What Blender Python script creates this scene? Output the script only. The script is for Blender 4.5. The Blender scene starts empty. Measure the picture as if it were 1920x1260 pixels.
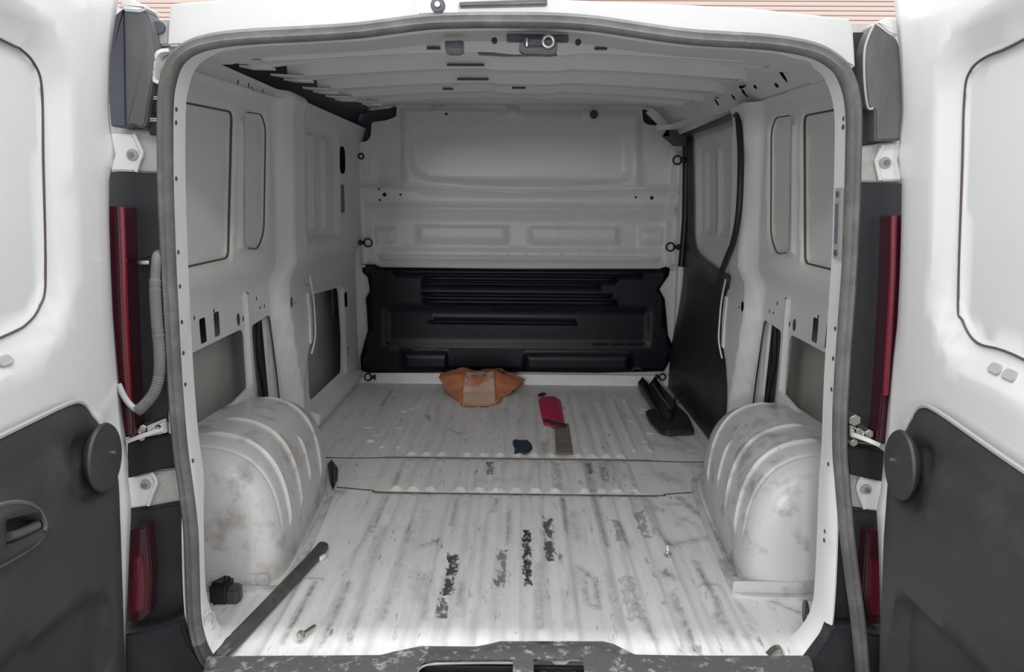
import bpy, bmesh, math, random
import numpy as np
from mathutils import Vector, Matrix, noise
from mathutils.geometry import delaunay_2d_cdt
S = bpy.context.scene
COL = S.collection
rad = math.radians

# ------------------------------------------------------------------ camera
FPX = 1385.0
CAM = Vector((0.02, -1.418, 0.955))
MROT = Matrix.Rotation(rad(.75), 3, 'Z') @ Matrix.Rotation(rad(90 - 10.6), 3, 'X') @ Matrix.Rotation(rad(.45), 3, 'Z')
cd = bpy.data.cameras.new('camera'); cam = bpy.data.objects.new('camera', cd); COL.objects.link(cam)
cam.matrix_world = Matrix.Translation(CAM) @ MROT.to_4x4()
cd.sensor_width = 36; cd.lens = 36 * FPX / 1920; cd.clip_start = .02; cd.clip_end = 100
S.camera = cam
# ------------------------------------------------------------------ world, lamps, exposure
W = bpy.data.worlds.new('world'); S.world = W; W.use_nodes = True
bg = W.node_tree.nodes['Background']; bg.inputs[0].default_value = (.98, .985, 1, 1); bg.inputs[1].default_value = .72
def area(name, loc, target, sx, sy, power, col=(1, 1, 1)):
    l = bpy.data.lights.new(name, 'AREA'); l.shape = 'RECTANGLE'; l.size = sx; l.size_y = sy; l.energy = power; l.color = col
    o = bpy.data.objects.new(name, l); COL.objects.link(o); o.location = loc
    o.rotation_euler = (Vector(target) - Vector(loc)).to_track_quat('-Z', 'Y').to_euler()
    return o
area('ceiling_strip_lamp', (0, -.17, 3.1), (0, -.17, 0), 2.6, .10, 36)
area('rear_fill_light', (0, -3.4, 3.1), (0, 1.0, .2), 8.0, .4, 72)  # unseen wide fill light added to lift the far floor, jambs and doors
area('work_lamp_on_stand', (-.80, -4.6, 1.35), (.1, 1.0, .4), .45, .35, 27, (1, .99, .975))
S.view_settings.view_transform = 'Standard'; S.view_settings.look = 'None'
S.view_settings.gamma = 1; S.view_settings.use_curve_mapping = False
S.view_settings.exposure = .72

# ------------------------------------------------------------------ pixel -> place
def ray(x, y): return MROT @ Vector(((x - 960) / FPX, (630 - y) / FPX, -1))
def on(ax, v, x, y):
    d = ray(x, y); i = 'XYZ'.index(ax); return CAM + d * ((v - CAM[i]) / d[i])
def onX(v, x, y): return on('X', v, x, y)
def onY(v, x, y): return on('Y', v, x, y)
def onZ(v, x, y): return on('Z', v, x, y)
def on_plane(p, n, x, y):
    d = ray(x, y); return CAM + d * ((p - CAM).dot(n) / d.dot(n))

# ------------------------------------------------------------------ materials
def mk(name): 
    m = bpy.data.materials.new(name); m.use_nodes = True
    return m, m.node_tree.nodes, m.node_tree.links, m.node_tree.nodes['Principled BSDF']
def mat(name, col, rough=.5, metal=0, dirt=None, dirt_amt=.5, dirt_scale=6, dirt_lo=.5, dirt_hi=.75, bump=0, bump_scale=200, stretch=(1, 1, 1), coat=0, spec=.5, rust=None):
    m, N, L, B = mk(name)
    B.inputs['Base Color'].default_value = (*col, 1); B.inputs['Roughness'].default_value = rough
    B.inputs['Metallic'].default_value = metal; B.inputs['Coat Weight'].default_value = coat
    B.inputs['Specular IOR Level'].default_value = spec
    tc = N.new('ShaderNodeTexCoord'); mp = N.new('ShaderNodeMapping'); mp.inputs['Scale'].default_value = stretch
    L.new(tc.outputs['Object'], mp.inputs[0])
    out = None
    def layer(prev, c, scale, lo, hi, amt, seed):
        nz = N.new('ShaderNodeTexNoise'); nz.noise_dimensions = '4D'; nz.inputs['W'].default_value = seed
        nz.inputs['Scale'].default_value = scale; nz.inputs['Detail'].default_value = 8; nz.inputs['Roughness'].default_value = .65
        L.new(mp.outputs[0], nz.inputs['Vector'])
        r = N.new('ShaderNodeMapRange'); r.inputs['From Min'].default_value = lo; r.inputs['From Max'].default_value = hi
        r.inputs['To Max'].default_value = amt; L.new(nz.outputs[0], r.inputs[0])
        mx = N.new('ShaderNodeMix'); mx.data_type = 'RGBA'; L.new(r.outputs[0], mx.inputs[0])
        if prev is None: mx.inputs[6].default_value = (*col, 1)
        else: L.new(prev, mx.inputs[6])
        mx.inputs[7].default_value = (*c, 1)
        return mx.outputs[2]
    if dirt: out = layer(out, dirt, dirt_scale, dirt_lo, dirt_hi, dirt_amt, 1.3)
    if rust: out = layer(out, rust[0], rust[1], rust[2], rust[3], rust[4], 7.7)
    if out: L.new(out, B.inputs['Base Color'])
    if bump:
        nz = N.new('ShaderNodeTexNoise'); nz.inputs['Scale'].default_value = bump_scale; nz.inputs['Detail'].default_value = 3
        L.new(tc.outputs['Object'], nz.inputs['Vector'])
        b = N.new('ShaderNodeBump'); b.inputs['Strength'].default_value = bump; b.inputs['Distance'].default_value = .002
        L.new(nz.outputs[0], b.inputs['Height']); L.new(b.outputs[0], B.inputs['Normal'])
    return m
GREY = (.42, .42, .425)
M = {}
M['wall'] = mat('wall_paint', (.76, .758, .75), .42, dirt=(.60, .595, .58), dirt_amt=.5, dirt_scale=3, rust=((.36, .27, .22), 2.2, .6, .8, .25))
M['skin'] = mat('outer_skin_primer', (.52, .505, .48), .5, dirt=(.36, .31, .27), dirt_amt=.8, dirt_scale=3)
M['roof'] = mat('roof_paint', (.84, .83, .83), .45, dirt=(.70, .66, .64), dirt_amt=.5, dirt_scale=4)
M['bulk'] = mat('bulkhead_paint', (.76, .757, .745), .38, dirt=(.64, .62, .59), dirt_amt=.4, dirt_scale=4)
M['white'] = mat('white_body_paint', (.78, .78, .78), .22, dirt=(.62, .60, .58), dirt_amt=.35, dirt_scale=5, dirt_lo=.55, dirt_hi=.8, coat=.4)
M['header'] = mat('darkened_header_paint', (.56, .56, .56), .4, dirt=(.46, .49, .48), dirt_amt=.5, dirt_scale=6)  # white body paint darkened to hold down the strong light on the header
M['jamb'] = mat('jamb_paint', (.90, .895, .89), .3, dirt=(.6, .57, .54), dirt_amt=.4, dirt_scale=7)
M['frame_metal'] = mat('dirty_frame_paint', (.55, .545, .53), .4, dirt=(.30, .26, .23), dirt_amt=.7, dirt_scale=14, rust=((.33, .17, .09), 9, .6, .72, .6))
M['arch'] = mat('scuffed_arch_paint', (.64, .637, .63), .3, dirt=(.27, .26, .25), dirt_amt=.85, dirt_scale=13, dirt_lo=.52, dirt_hi=.68, rust=((.33, .23, .17), 6, .56, .70, .7))
M['arch_clean'] = mat('scuffed_arch_paint_grey', (.64, .638, .635), .3, dirt=(.30, .295, .29), dirt_amt=.85, dirt_scale=15, dirt_lo=.50, dirt_hi=.66)
M['grey_plastic'] = mat('dusty_grey_plastic', (.10, .10, .105), .6, dirt=(.22, .215, .21), dirt_amt=.8, dirt_scale=9, dirt_lo=.42, dirt_hi=.75, bump=.3, stretch=(1, 1, .35))
M['trim_plastic'] = mat('door_trim_plastic', (.036, .035, .038), .5, dirt=(.075, .075, .075), dirt_amt=.6, dirt_scale=14, dirt_lo=.5, dirt_hi=.8, bump=.35, bump_scale=450)
M['dark_plastic'] = mat('dark_plastic', (.022, .022, .027), .45, dirt=(.05, .05, .055), dirt_amt=.6, dirt_scale=9, bump=.2)
M['liner'] = mat('black_liner_plastic', (.006, .0055, .013), .34, dirt=(.018, .018, .028), dirt_amt=.6, dirt_scale=8, bump=.1, spec=.27)
M['void'] = mat('dark_blue_grey', (.085, .09, .12), .6, dirt=(.12, .12, .14), dirt_amt=.6, dirt_scale=6)  # bluish dark tone shared by cavity sheets, slots and small dark parts
M['rubber'] = mat('grey_rubber', (.10, .098, .095), .62, dirt=(.22, .215, .21), dirt_amt=.7, dirt_scale=16, dirt_lo=.45, dirt_hi=.75, bump=.4, bump_scale=120)
M['rubber_dark'] = mat('dark_rubber', (.06, .057, .055), .55, dirt=(.16, .15, .14), dirt_amt=.8, dirt_scale=20, dirt_lo=.5, dirt_hi=.75, bump=.3)
M['black'] = mat('black_steel', (.012, .012, .015), .45)
M['seam'] = mat('brown_seam', (.10, .072, .06), .7)
M['chrome'] = mat('zinc_steel', (.55, .54, .51), .3, 1, dirt=(.22, .19, .15), dirt_amt=.6, dirt_scale=40)
M['red'] = mat('red_lens', (.13, .008, .02), .12, coat=.6)
M['red_dark'] = mat('dark_red_lens', (.045, .006, .012), .15, coat=.5)
M['sill'] = mat('worn_sill_plastic', (.085, .085, .085), .6, dirt=(.42, .42, .415), dirt_amt=.9, dirt_scale=45, dirt_lo=.54, dirt_hi=.68, bump=.6, bump_scale=140)
M['orange'] = mat('orange_fabric', (.60, .22, .11), .8, dirt=(.38, .18, .12), dirt_amt=.8, dirt_scale=9, bump=.3, bump_scale=300)
M['pale_cloth'] = mat('pale_print_cloth', (.66, .47, .35), .8, dirt=(.44, .16, .07), dirt_amt=.8, dirt_scale=16, dirt_lo=.5, dirt_hi=.68)
M['pink'] = mat('red_vinyl', (.55, .03, .10), .45, dirt=(.62, .18, .25), dirt_amt=.7, dirt_scale=28, dirt_lo=.55, dirt_hi=.7)
M['board'] = mat('brown_hardboard', (.23, .19, .155), .8, dirt=(.11, .075, .06), dirt_amt=.9, dirt_scale=20, dirt_lo=.45, dirt_hi=.7)
M['navy'] = mat('navy_scrap', (.022, .034, .062), .7)
M['conduit'] = mat('dusty_conduit', (.14, .14, .135), .7, dirt=(.09, .09, .09), dirt_amt=.7, dirt_scale=30)
M['slat'] = mat('shutter_slat', (.86, .70, .63), .6)
M['slat_gap'] = mat('shutter_joint', (.42, .18, .11), .7)
M['ground'] = mat('concrete', (.30, .295, .29), .8, dirt=(.2, .2, .2), dirt_amt=.5)
M['plug'] = mat('grey_plug', (.40, .40, .40), .5)
M['blueplug'] = mat('blue_grey_plug', (.04, .065, .10), .5)

# floor material: streaky dirt along the ribs plus torn glue residue where tape was
def floor_material():
    m, N, L, B = mk('floor_paint'); B.inputs['Roughness'].default_value = .36
    tc = N.new('ShaderNodeTexCoord'); sep = N.new('ShaderNodeSeparateXYZ'); L.new(tc.outputs['Object'], sep.inputs[0])
    def noise_(scale, stretch, lo, hi, amt, w):
        mp = N.new('ShaderNodeMapping'); mp.inputs['Scale'].default_value = stretch; L.new(tc.outputs['Object'], mp.inputs[0])
        n = N.new('ShaderNodeTexNoise'); n.noise_dimensions = '4D'; n.inputs['W'].default_value = w
        n.inputs['Scale'].default_value = scale; n.inputs['Detail'].default_value = 8; n.inputs['Roughness'].default_value = .68
        L.new(mp.outputs[0], n.inputs['Vector'])
        r = N.new('ShaderNodeMapRange'); r.inputs['From Min'].default_value = lo; r.inputs['From Max'].default_value = hi; r.inputs['To Max'].default_value = amt
        L.new(n.outputs[0], r.inputs[0]); return r.outputs[0]
    def mix(a, c, f):
        x = N.new('ShaderNodeMix'); x.data_type = 'RGBA'; L.new(f, x.inputs[0])
        if isinstance(a, tuple): x.inputs[6].default_value = (*a, 1)
        else: L.new(a, x.inputs[6])
        x.inputs[7].default_value = (*c, 1); return x.outputs[2]
    def mth(op, a, b):
        x = N.new('ShaderNodeMath'); x.operation = op
        for i, v in enumerate((a, b)):
            if isinstance(v, (int, float)): x.inputs[i].default_value = v
            else: L.new(v, x.inputs[i])
        return x.outputs[0]
    c = (.86, .858, .85)
    c = mix(c, (.68, .67, .66), noise_(2.2, (1, .6, 1), .42, .72, .6, 0))
    c = mix(c, (.44, .43, .42), noise_(9, (3.2, .35, 1), .50, .70, .5, 2))
    c = mix(c, (.14, .135, .13), noise_(22, (2.2, .5, 1), .585, .68, .8, 5))
    c = mix(c, (.10, .098, .095), noise_(60, (1, .6, 1), .64, .70, .75, 9))
    c = mix(c, (.38, .31, .27), noise_(3.5, (1, 1, 1), .62, .78, .35, 21))
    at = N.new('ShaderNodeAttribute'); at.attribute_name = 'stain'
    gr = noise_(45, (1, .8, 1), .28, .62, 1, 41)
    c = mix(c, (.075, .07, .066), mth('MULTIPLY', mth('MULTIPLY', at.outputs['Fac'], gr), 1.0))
    # glue residue: rectangle masks torn up by noise
    wob = mth('MULTIPLY', mth('SUBTRACT', noise_(55, (1, .7, 1), .3, .7, 1, 51), .62), .022)
    rag = noise_(38, (1.2, .7, 1), .42, .50, 1, 31)
    rects = [((833, 1040), (857, 1118), .95), ((978, 993), (998, 1100), 1), ((1018, 970), (1040, 1052), .9), ((930, 1030), (952, 1105), .7),
             ((820, 1120), (842, 1160), .8), ((910, 865), (926, 890), .7), ((1100, 868), (1112, 890), .7), ((1122, 868), (1140, 905), .5),
             ((1150, 980), (1172, 1020), .45), ((1032, 868), (1055, 920), .25), ((1190, 960), (1215, 1010), .5), ((1165, 1085), (1200, 1165), .3)]
    for (a, b, k) in rects:
        p0 = onZ(0, a[0], b[1]); p1 = onZ(0, b[0], b[1]); p2 = onZ(0, (a[0] + b[0]) / 2, a[1])
        cx = p2.x; xm = (p0.x + p1.x) / 2; hw = (p1.x - p0.x) / 2; y0 = p0.y; y1 = p2.y
        xc = (cx + xm) / 2
        dx = mth('SUBTRACT', hw, mth('ABSOLUTE', mth('SUBTRACT', sep.outputs[0], xc), 0))
        dy = mth('SUBTRACT', (y1 - y0) / 2, mth('ABSOLUTE', mth('SUBTRACT', sep.outputs[1], (y0 + y1) / 2), 0))
        mk_ = mth('MULTIPLY', mth('GREATER_THAN', mth('ADD', mth('MINIMUM', dx, dy), wob), 0), mth('MULTIPLY', rag, k))
        c = mix(c, (.045, .043, .042), mk_)
    L.new(c, B.inputs['Base Color'])
    return m
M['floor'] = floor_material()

# ------------------------------------------------------------------ mesh helpers
def obj(name, verts, faces, material, parent=None, smooth=True, loc=None, angle=None):
    me = bpy.data.meshes.new(name); me.from_pydata([tuple(v) for v in verts], [], faces); me.update()
    if smooth:
        me.polygons.foreach_set('use_smooth', [True] * len(me.polygons))
        if angle: me.set_sharp_from_angle(angle=rad(angle))
    if material: me.materials.append(M[material] if isinstance(material, str) else material)
    o = bpy.data.objects.new(name, me); COL.objects.link(o)
    if parent: o.parent = parent
    return o
def bm_obj(name, bm, material, parent=None, smooth=True, angle=35):
    bmesh.ops.recalc_face_normals(bm, faces=bm.faces)
    me = bpy.data.meshes.new(name); bm.to_mesh(me); bm.free()
    if smooth:
        me.polygons.foreach_set('use_smooth', [True] * len(me.polygons)); me.set_sharp_from_angle(angle=rad(angle))
    me.materials.append(M[material] if isinstance(material, str) else material)
    o = bpy.data.objects.new(name, me); COL.objects.link(o)
    if parent: o.parent = parent
    return o
def tag(o, label=None, cat=None, group=None, kind=None):
    if label: o['label'] = label
    if cat: o['category'] = cat
    if group: o['group'] = group
    if kind: o['kind'] = kind
    return o
def empty(name, loc, label=None, cat=None, group=None, kind=None):
    o = bpy.data.objects.new(name, None); COL.objects.link(o); o.location = loc; o.empty_display_size = .05
    return tag(o, label, cat, group, kind)
def fix(root):       # children were modelled in world coordinates: keep them there
    bpy.context.view_layer.update()
    inv = root.matrix_world.inverted()
    for c in root.children: c.matrix_parent_inverse = inv
    return root
def bevel_box(size, r=.004, seg=2):
    bm = bmesh.new(); bmesh.ops.create_cube(bm, size=1)
    bmesh.ops.scale(bm, vec=size, verts=bm.verts)
    bmesh.ops.bevel(bm, geom=bm.edges[:], offset=r, segments=seg, affect='EDGES', profile=.5)
    return bm
def box(name, c, size, material, parent=None, r=.004, rot=None):
    bm = bevel_box(size, min(r, min(size) * .45))
    mtx = Matrix.Translation(c) @ (rot.to_4x4() if rot else Matrix())
    bmesh.ops.transform(bm, matrix=mtx, verts=bm.verts)
    return bm_obj(name, bm, material, parent)
def cyl(name, p0, p1, r, material, parent=None, seg=20, r2=None, bev=0):
    p0, p1 = Vector(p0), Vector(p1); d = p1 - p0
    bm = bmesh.new(); bmesh.ops.create_cone(bm, cap_ends=True, segments=seg, radius1=r, radius2=r if r2 is None else r2, depth=d.length)
    if bev: bmesh.ops.bevel(bm, geom=[e for e in bm.edges if len(e.link_faces) == 2 and any(len(f.verts) > 4 for f in e.link_faces)], offset=bev, segments=2, affect='EDGES')
    bmesh.ops.transform(bm, matrix=Matrix.Translation((p0 + p1) / 2) @ d.to_track_quat('Z', 'Y').to_matrix().to_4x4(), verts=bm.verts)
    return bm_obj(name, bm, material, parent)
def ring(name, c, normal, R, r, material, parent=None, n=24, m=8, squash=1):
    q = Vector(normal).to_track_quat('Z', 'Y').to_matrix(); V = []; F = []
    for i in range(n):
        a = 2 * math.pi * i / n
        for j in range(m):
            b = 2 * math.pi * j / m; k = R + r * math.cos(b)
            V.append(Vector(c) + q @ Vector((k * math.cos(a) * squash, k * math.sin(a), r * math.sin(b))))
    for i in range(n):
        for j in range(m): F.append((i * m + j, ((i + 1) % n) * m + j, ((i + 1) % n) * m + (j + 1) % m, i * m + (j + 1) % m))
    return obj(name, V, F, material, parent)
def smooth_path(pts, per=6, closed=False):
    P = [Vector(p) for p in pts]; out = []; n = len(P)
    for i in range(n if closed else n - 1):
        p0 = P[(i - 1) % n] if closed or i else P[0]; p1 = P[i]; p2 = P[(i + 1) % n]
        p3 = P[(i + 2) % n] if closed or i + 2 < n else P[-1]
        for k in range(per):
            t = k / per
            out.append(.5 * ((2 * p1) + (p2 - p0) * t + (2 * p0 - 5 * p1 + 4 * p2 - p3) * t * t + (3 * p1 - p0 - 3 * p2 + p3) * t ** 3))
    if not closed: out.append(P[-1])
    return out
def sweep(name, path, profile, material, parent=None, up=Vector((0, 1, 0)), closed=False, cap=True, scale=None, smooth=True, angle=50):
    """profile: (a,b) pairs, a along side = tangent x up, b along up"""
    V = []; F = []; n = len(path); m = len(profile)
    for i, p in enumerate(path):
        a = path[(i - 1) % n] if closed else path[max(i - 1, 0)]; b = path[(i + 1) % n] if closed else path[min(i + 1, n - 1)]
        t = (b - a).normalized(); s = t.cross(up)
        s = s.normalized() if s.length > 1e-5 else Vector((1, 0, 0)); u = s.cross(t).normalized()
        k = scale(i / (n - 1)) if scale else 1
        for (x, y) in profile: V.append(p + s * x * k + u * y * k)
    for i in range(n if closed else n - 1):
        j = (i + 1) % n
        for k in range(m): F.append((i * m + k, i * m + (k + 1) % m, j * m + (k + 1) % m, j * m + k))
    if cap and not closed: F.append(tuple(range(m))[::-1]); F.append(tuple((n - 1) * m + k for k in range(m)))
    return obj(name, V, F, material, parent, smooth, angle=angle)
def circ(r, n=10, sx=1, sy=1): return [(r * sx * math.cos(2 * math.pi * k / n), r * sy * math.sin(2 * math.pi * k / n)) for k in range(n)]
def tube(name, path, r, material, parent=None, n=8, per=4, scale=None):
    return sweep(name, smooth_path(path, per), circ(r, n), material, parent, up=Vector((.31, .2, .93)), scale=scale)
def rp(pts, r, seg=5):
    """round the corners of a 2-D polygon"""
    P = [Vector(p[:2]) for p in pts]; out = []; n = len(P); rr = r if isinstance(r, (list, tuple)) else [r] * n
    for i in range(n):
        p = P[i]; a = P[i - 1] - p; b = P[(i + 1) % n] - p
        d = min(rr[i], a.length * .48, b.length * .48)
        if d < 1e-4: out.append(p); continue
        s = p + a.normalized() * d; e = p + b.normalized() * d
        for k in range(seg + 1):
            t = k / seg; out.append(s * (1 - t) ** 2 + p * 2 * t * (1 - t) + e * t * t)
    return out
def rect(x0, x1, y0, y1, r=.01, seg=4): return rp([(x0, y0), (x1, y0), (x1, y1), (x0, y1)], r, seg)
def ell(cx, cy, a, b, n=12): return [Vector((cx + a * math.cos(2 * math.pi * k / n), cy + b * math.sin(2 * math.pi * k / n))) for k in range(n)]
def sdist(P, poly):
    """signed distance, positive inside; P (n,2)"""
    A = np.array([tuple(p) for p in poly]); B = np.roll(A, -1, 0)
    best = np.full(len(P), 1e9); ins = np.zeros(len(P), bool)
    for a, b in zip(A, B):
        d = b - a; l = (d * d).sum() + 1e-18
        t = np.clip(((P - a) @ d) / l, 0, 1); q = P - a - t[:, None] * d
        best = np.minimum(best, (q * q).sum(1))
        c = (a[1] > P[:, 1]) != (b[1] > P[:, 1])
        with np.errstate(divide='ignore', invalid='ignore'):
            xi = (b[0] - a[0]) * (P[:, 1] - a[1]) / (b[1] - a[1]) + a[0]
        ins ^= c & (P[:, 0] < xi)
    s = np.sqrt(best); return np.where(ins, s, -s)
def inset(poly, w):
    P = [Vector(p) for p in poly]; n = len(P)
    ar = sum(P[i].x * P[(i + 1) % n].y - P[(i + 1) % n].x * P[i].y for i in range(n))
    sg = 1 if ar > 0 else -1; out = []
    for i in range(n):
        a = (P[i] - P[i - 1]); b = (P[(i + 1) % n] - P[i])
        if a.length < 1e-7 or b.length < 1e-7: continue
        na = Vector((-a.y, a.x)).normalized(); nb = Vector((-b.y, b.x)).normalized(); m_ = na + nb
        if m_.length < 1e-3: continue
        m_.normalize(); k = 1 / max(.5, m_.dot(na)); out.append(P[i] + m_ * w * k * sg)
    return out
def pressed(name, outline, feats, holes, mapf, step, material, parent=None, base=None, angle=None):
    """pressed sheet: 2-D outline, features (poly, depth, bevel), holes; mapf(u,v,h) gives the place"""
    O = np.array([tuple(p) for p in outline]); lo = O.min(0); hi = O.max(0)
    gx = np.arange(lo[0] + step * .5, hi[0], step); gy = np.arange(lo[1] + step * .5, hi[1], step)
    G = np.stack(np.meshgrid(gx, gy), -1).reshape(-1, 2)
    keep = sdist(G, outline) > step * .3
    loops = [list(outline)] + [list(h) for h in holes]
    for (poly, d, w) in feats: loops += [list(poly), inset(poly, w)]
    def near(P, poly, pad):
        A = np.array([tuple(p) for p in poly]); return np.nonzero(((P > A.min(0) - pad) & (P < A.max(0) + pad)).all(1))[0]
    for h in holes:
        k = near(G, h, step); keep[k] &= sdist(G[k], h) < -step * .3
    for l in loops[1 + len(holes):]:
        k = near(G, l, step); keep[k] &= np.abs(sdist(G[k], l)) > step * .22
    G = G[keep]
    pts = [Vector(p) for p in G]; edges = []
    for l in loops:
        s = len(pts); dense = []
        n = len(l)
        for i in range(n):
            a = Vector(l[i]); b = Vector(l[(i + 1) % n]); k = max(1, int((b - a).length / (step * 1.5)))
            dense += [a + (b - a) * (j / k) for j in range(k)]
        pts += dense; edges += [(s + i, s + (i + 1) % len(dense)) for i in range(len(dense))]
    vv, ee, ff, *_ = delaunay_2d_cdt(pts, edges, [], 0, 1e-5)
    V2 = np.array([(p.x, p.y) for p in vv]); T = np.array([f for f in ff if len(f) == 3])
    C = V2[T].mean(1); ok = sdist(C, outline) > 0
    for h in holes:
        k = near(C, h, .001); ok[k] &= sdist(C[k], h) < 0
    T = T[ok]
    H = np.zeros(len(V2))
    for (poly, d, w) in feats:
        k = near(V2, poly, .001); t = np.clip(sdist(V2[k], poly) / w, 0, 1); H[k] += d * (t * t * (3 - 2 * t))
    if base is not None: H += base(V2[:, 0], V2[:, 1])
    V = [mapf(u, v, h) for (u, v), h in zip(V2, H)]
    used = np.unique(T); rem = -np.ones(len(V), int); rem[used] = np.arange(len(used))
    return obj(name, [V[i] for i in used], [tuple(int(rem[i]) for i in t) for t in T], material, parent, angle=angle)
def prism(name, poly, mapf, h0, h1, material, parent=None, bev=.003):
    """solid plate from a 2-D polygon, mapf(u,v,h)"""
    bm = bmesh.new()
    fa = bm.faces.new([bm.verts.new(mapf(p[0], p[1], h0)) for p in poly])
    r = bmesh.ops.extrude_face_region(bm, geom=[fa])
    vs = [g for g in r['geom'] if isinstance(g, bmesh.types.BMVert)]
    for v, p in zip(vs, poly): pass
    base = {}
    n = len(poly)
    top = [mapf(p[0], p[1], h1) for p in poly]
    bot = [mapf(p[0], p[1], h0) for p in poly]
    for v in vs:
        i = min(range(n), key=lambda k: (v.co - bot[k]).length_squared); v.co = top[i]
    if bev:
        bmesh.ops.recalc_face_normals(bm, faces=bm.faces)
        bmesh.ops.bevel(bm, geom=[e for e in bm.edges if e.calc_face_angle(0) > rad(60)], offset=bev, segments=2, affect='EDGES')
    return bm_obj(name, bm, material, parent, smooth=False)
Zmap = lambda u, v, h: Vector((u, v, h))
Ymap = lambda y: (lambda u, v, h: Vector((u, y - h, v)))
def px_poly(pts, f): return [f(*p) for p in pts]
rnd = random.Random(4)

# ================================================================== THE VAN SHELL
def XZ(y, pts): return [Vector((p.x, p.z)) for p in (onY(y, *q) for q in pts)]
def XY(z, pts): return [Vector((p.x, p.y)) for p in (onZ(z, *q) for q in pts)]
def lerp_tab(tab, t):
    for (a, va), (b, vb) in zip(tab, tab[1:]):
        if t <= b:
            k = max(0, (t - a) / (b - a)); k = k * k * (3 - 2 * k); return va + (vb - va) * k
    return tab[-1][1]
XB = [(-.05, .825), (.20, .835), (.66, .835), (.74, .80), (1.2, .79), (1.32, .765)]
def xb(z): return lerp_tab(XB, z)
def wl(side, x, y):
    z = .7
    for _ in range(6): p = onX(side * xb(z), x, y); z = p.z
    return Vector((p.y, p.z))
Lmap = lambda u, v, h: Vector((-(xb(v) - h), u, v))
Rmap = lambda u, v, h: Vector(((xb(v) - h), u, v))

# ---- floor
rib_x = [-.39, -.334, -.278, -.18, -.117, -.055, .008, .072, .135, .235, .29, .344, .398]
ff = []
for x in rib_x:
    ff.append((rect(x - .021, x + .021, .885, 1.165, .016), .009, .011))
    ff.append((rect(x - .021, x + .021, 1.225, 2.12 - .12 * (abs(x) > .3), .016), .007, .011))
    ff.append((rect(x * 1.04 - .021, x * 1.04 + .021, -.06, .845, .016), .009, .008))
for x in (-.50, .50): ff.append((rect(x - .03, x + .03, -.06, .30, .02), .009, .008))
for x in (-.455, -.52, .46, .52): ff.append((rect(x - .012, x + .012, 1.3, 2.05, .01), .005, .008))
ff.append((rp([(-.86, 1.185), (-.5, 1.19), (-.43, 1.195), (.45, 1.195), (.52, 1.19), (.86, 1.185), (.86, 1.195), (.52, 1.20), (.45, 1.205), (-.43, 1.205), (-.5, 1.20), (-.86, 1.195)], .003), -.003, .004))
ff.append((rect(-.46, .47, .860, .870, .003), -.002, .004))
for i in range(26):      # shallow round dimples on the front floor
    side = -1 if i % 2 else 1
    ff.append((ell(side * rnd.uniform(.45, .72), rnd.uniform(1.3, 2.2), .020, .016, 10), rnd.choice([.004, -.004, .004]), .008))
floor = pressed('floor', [(-.635, -.03), (.65, -.03), (.66, .06), (.9, .062), (.9, 2.42), (-.9, 2.42), (-.9, .062), (-.645, .06)], ff, [], Zmap, .014, 'floor')
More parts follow.
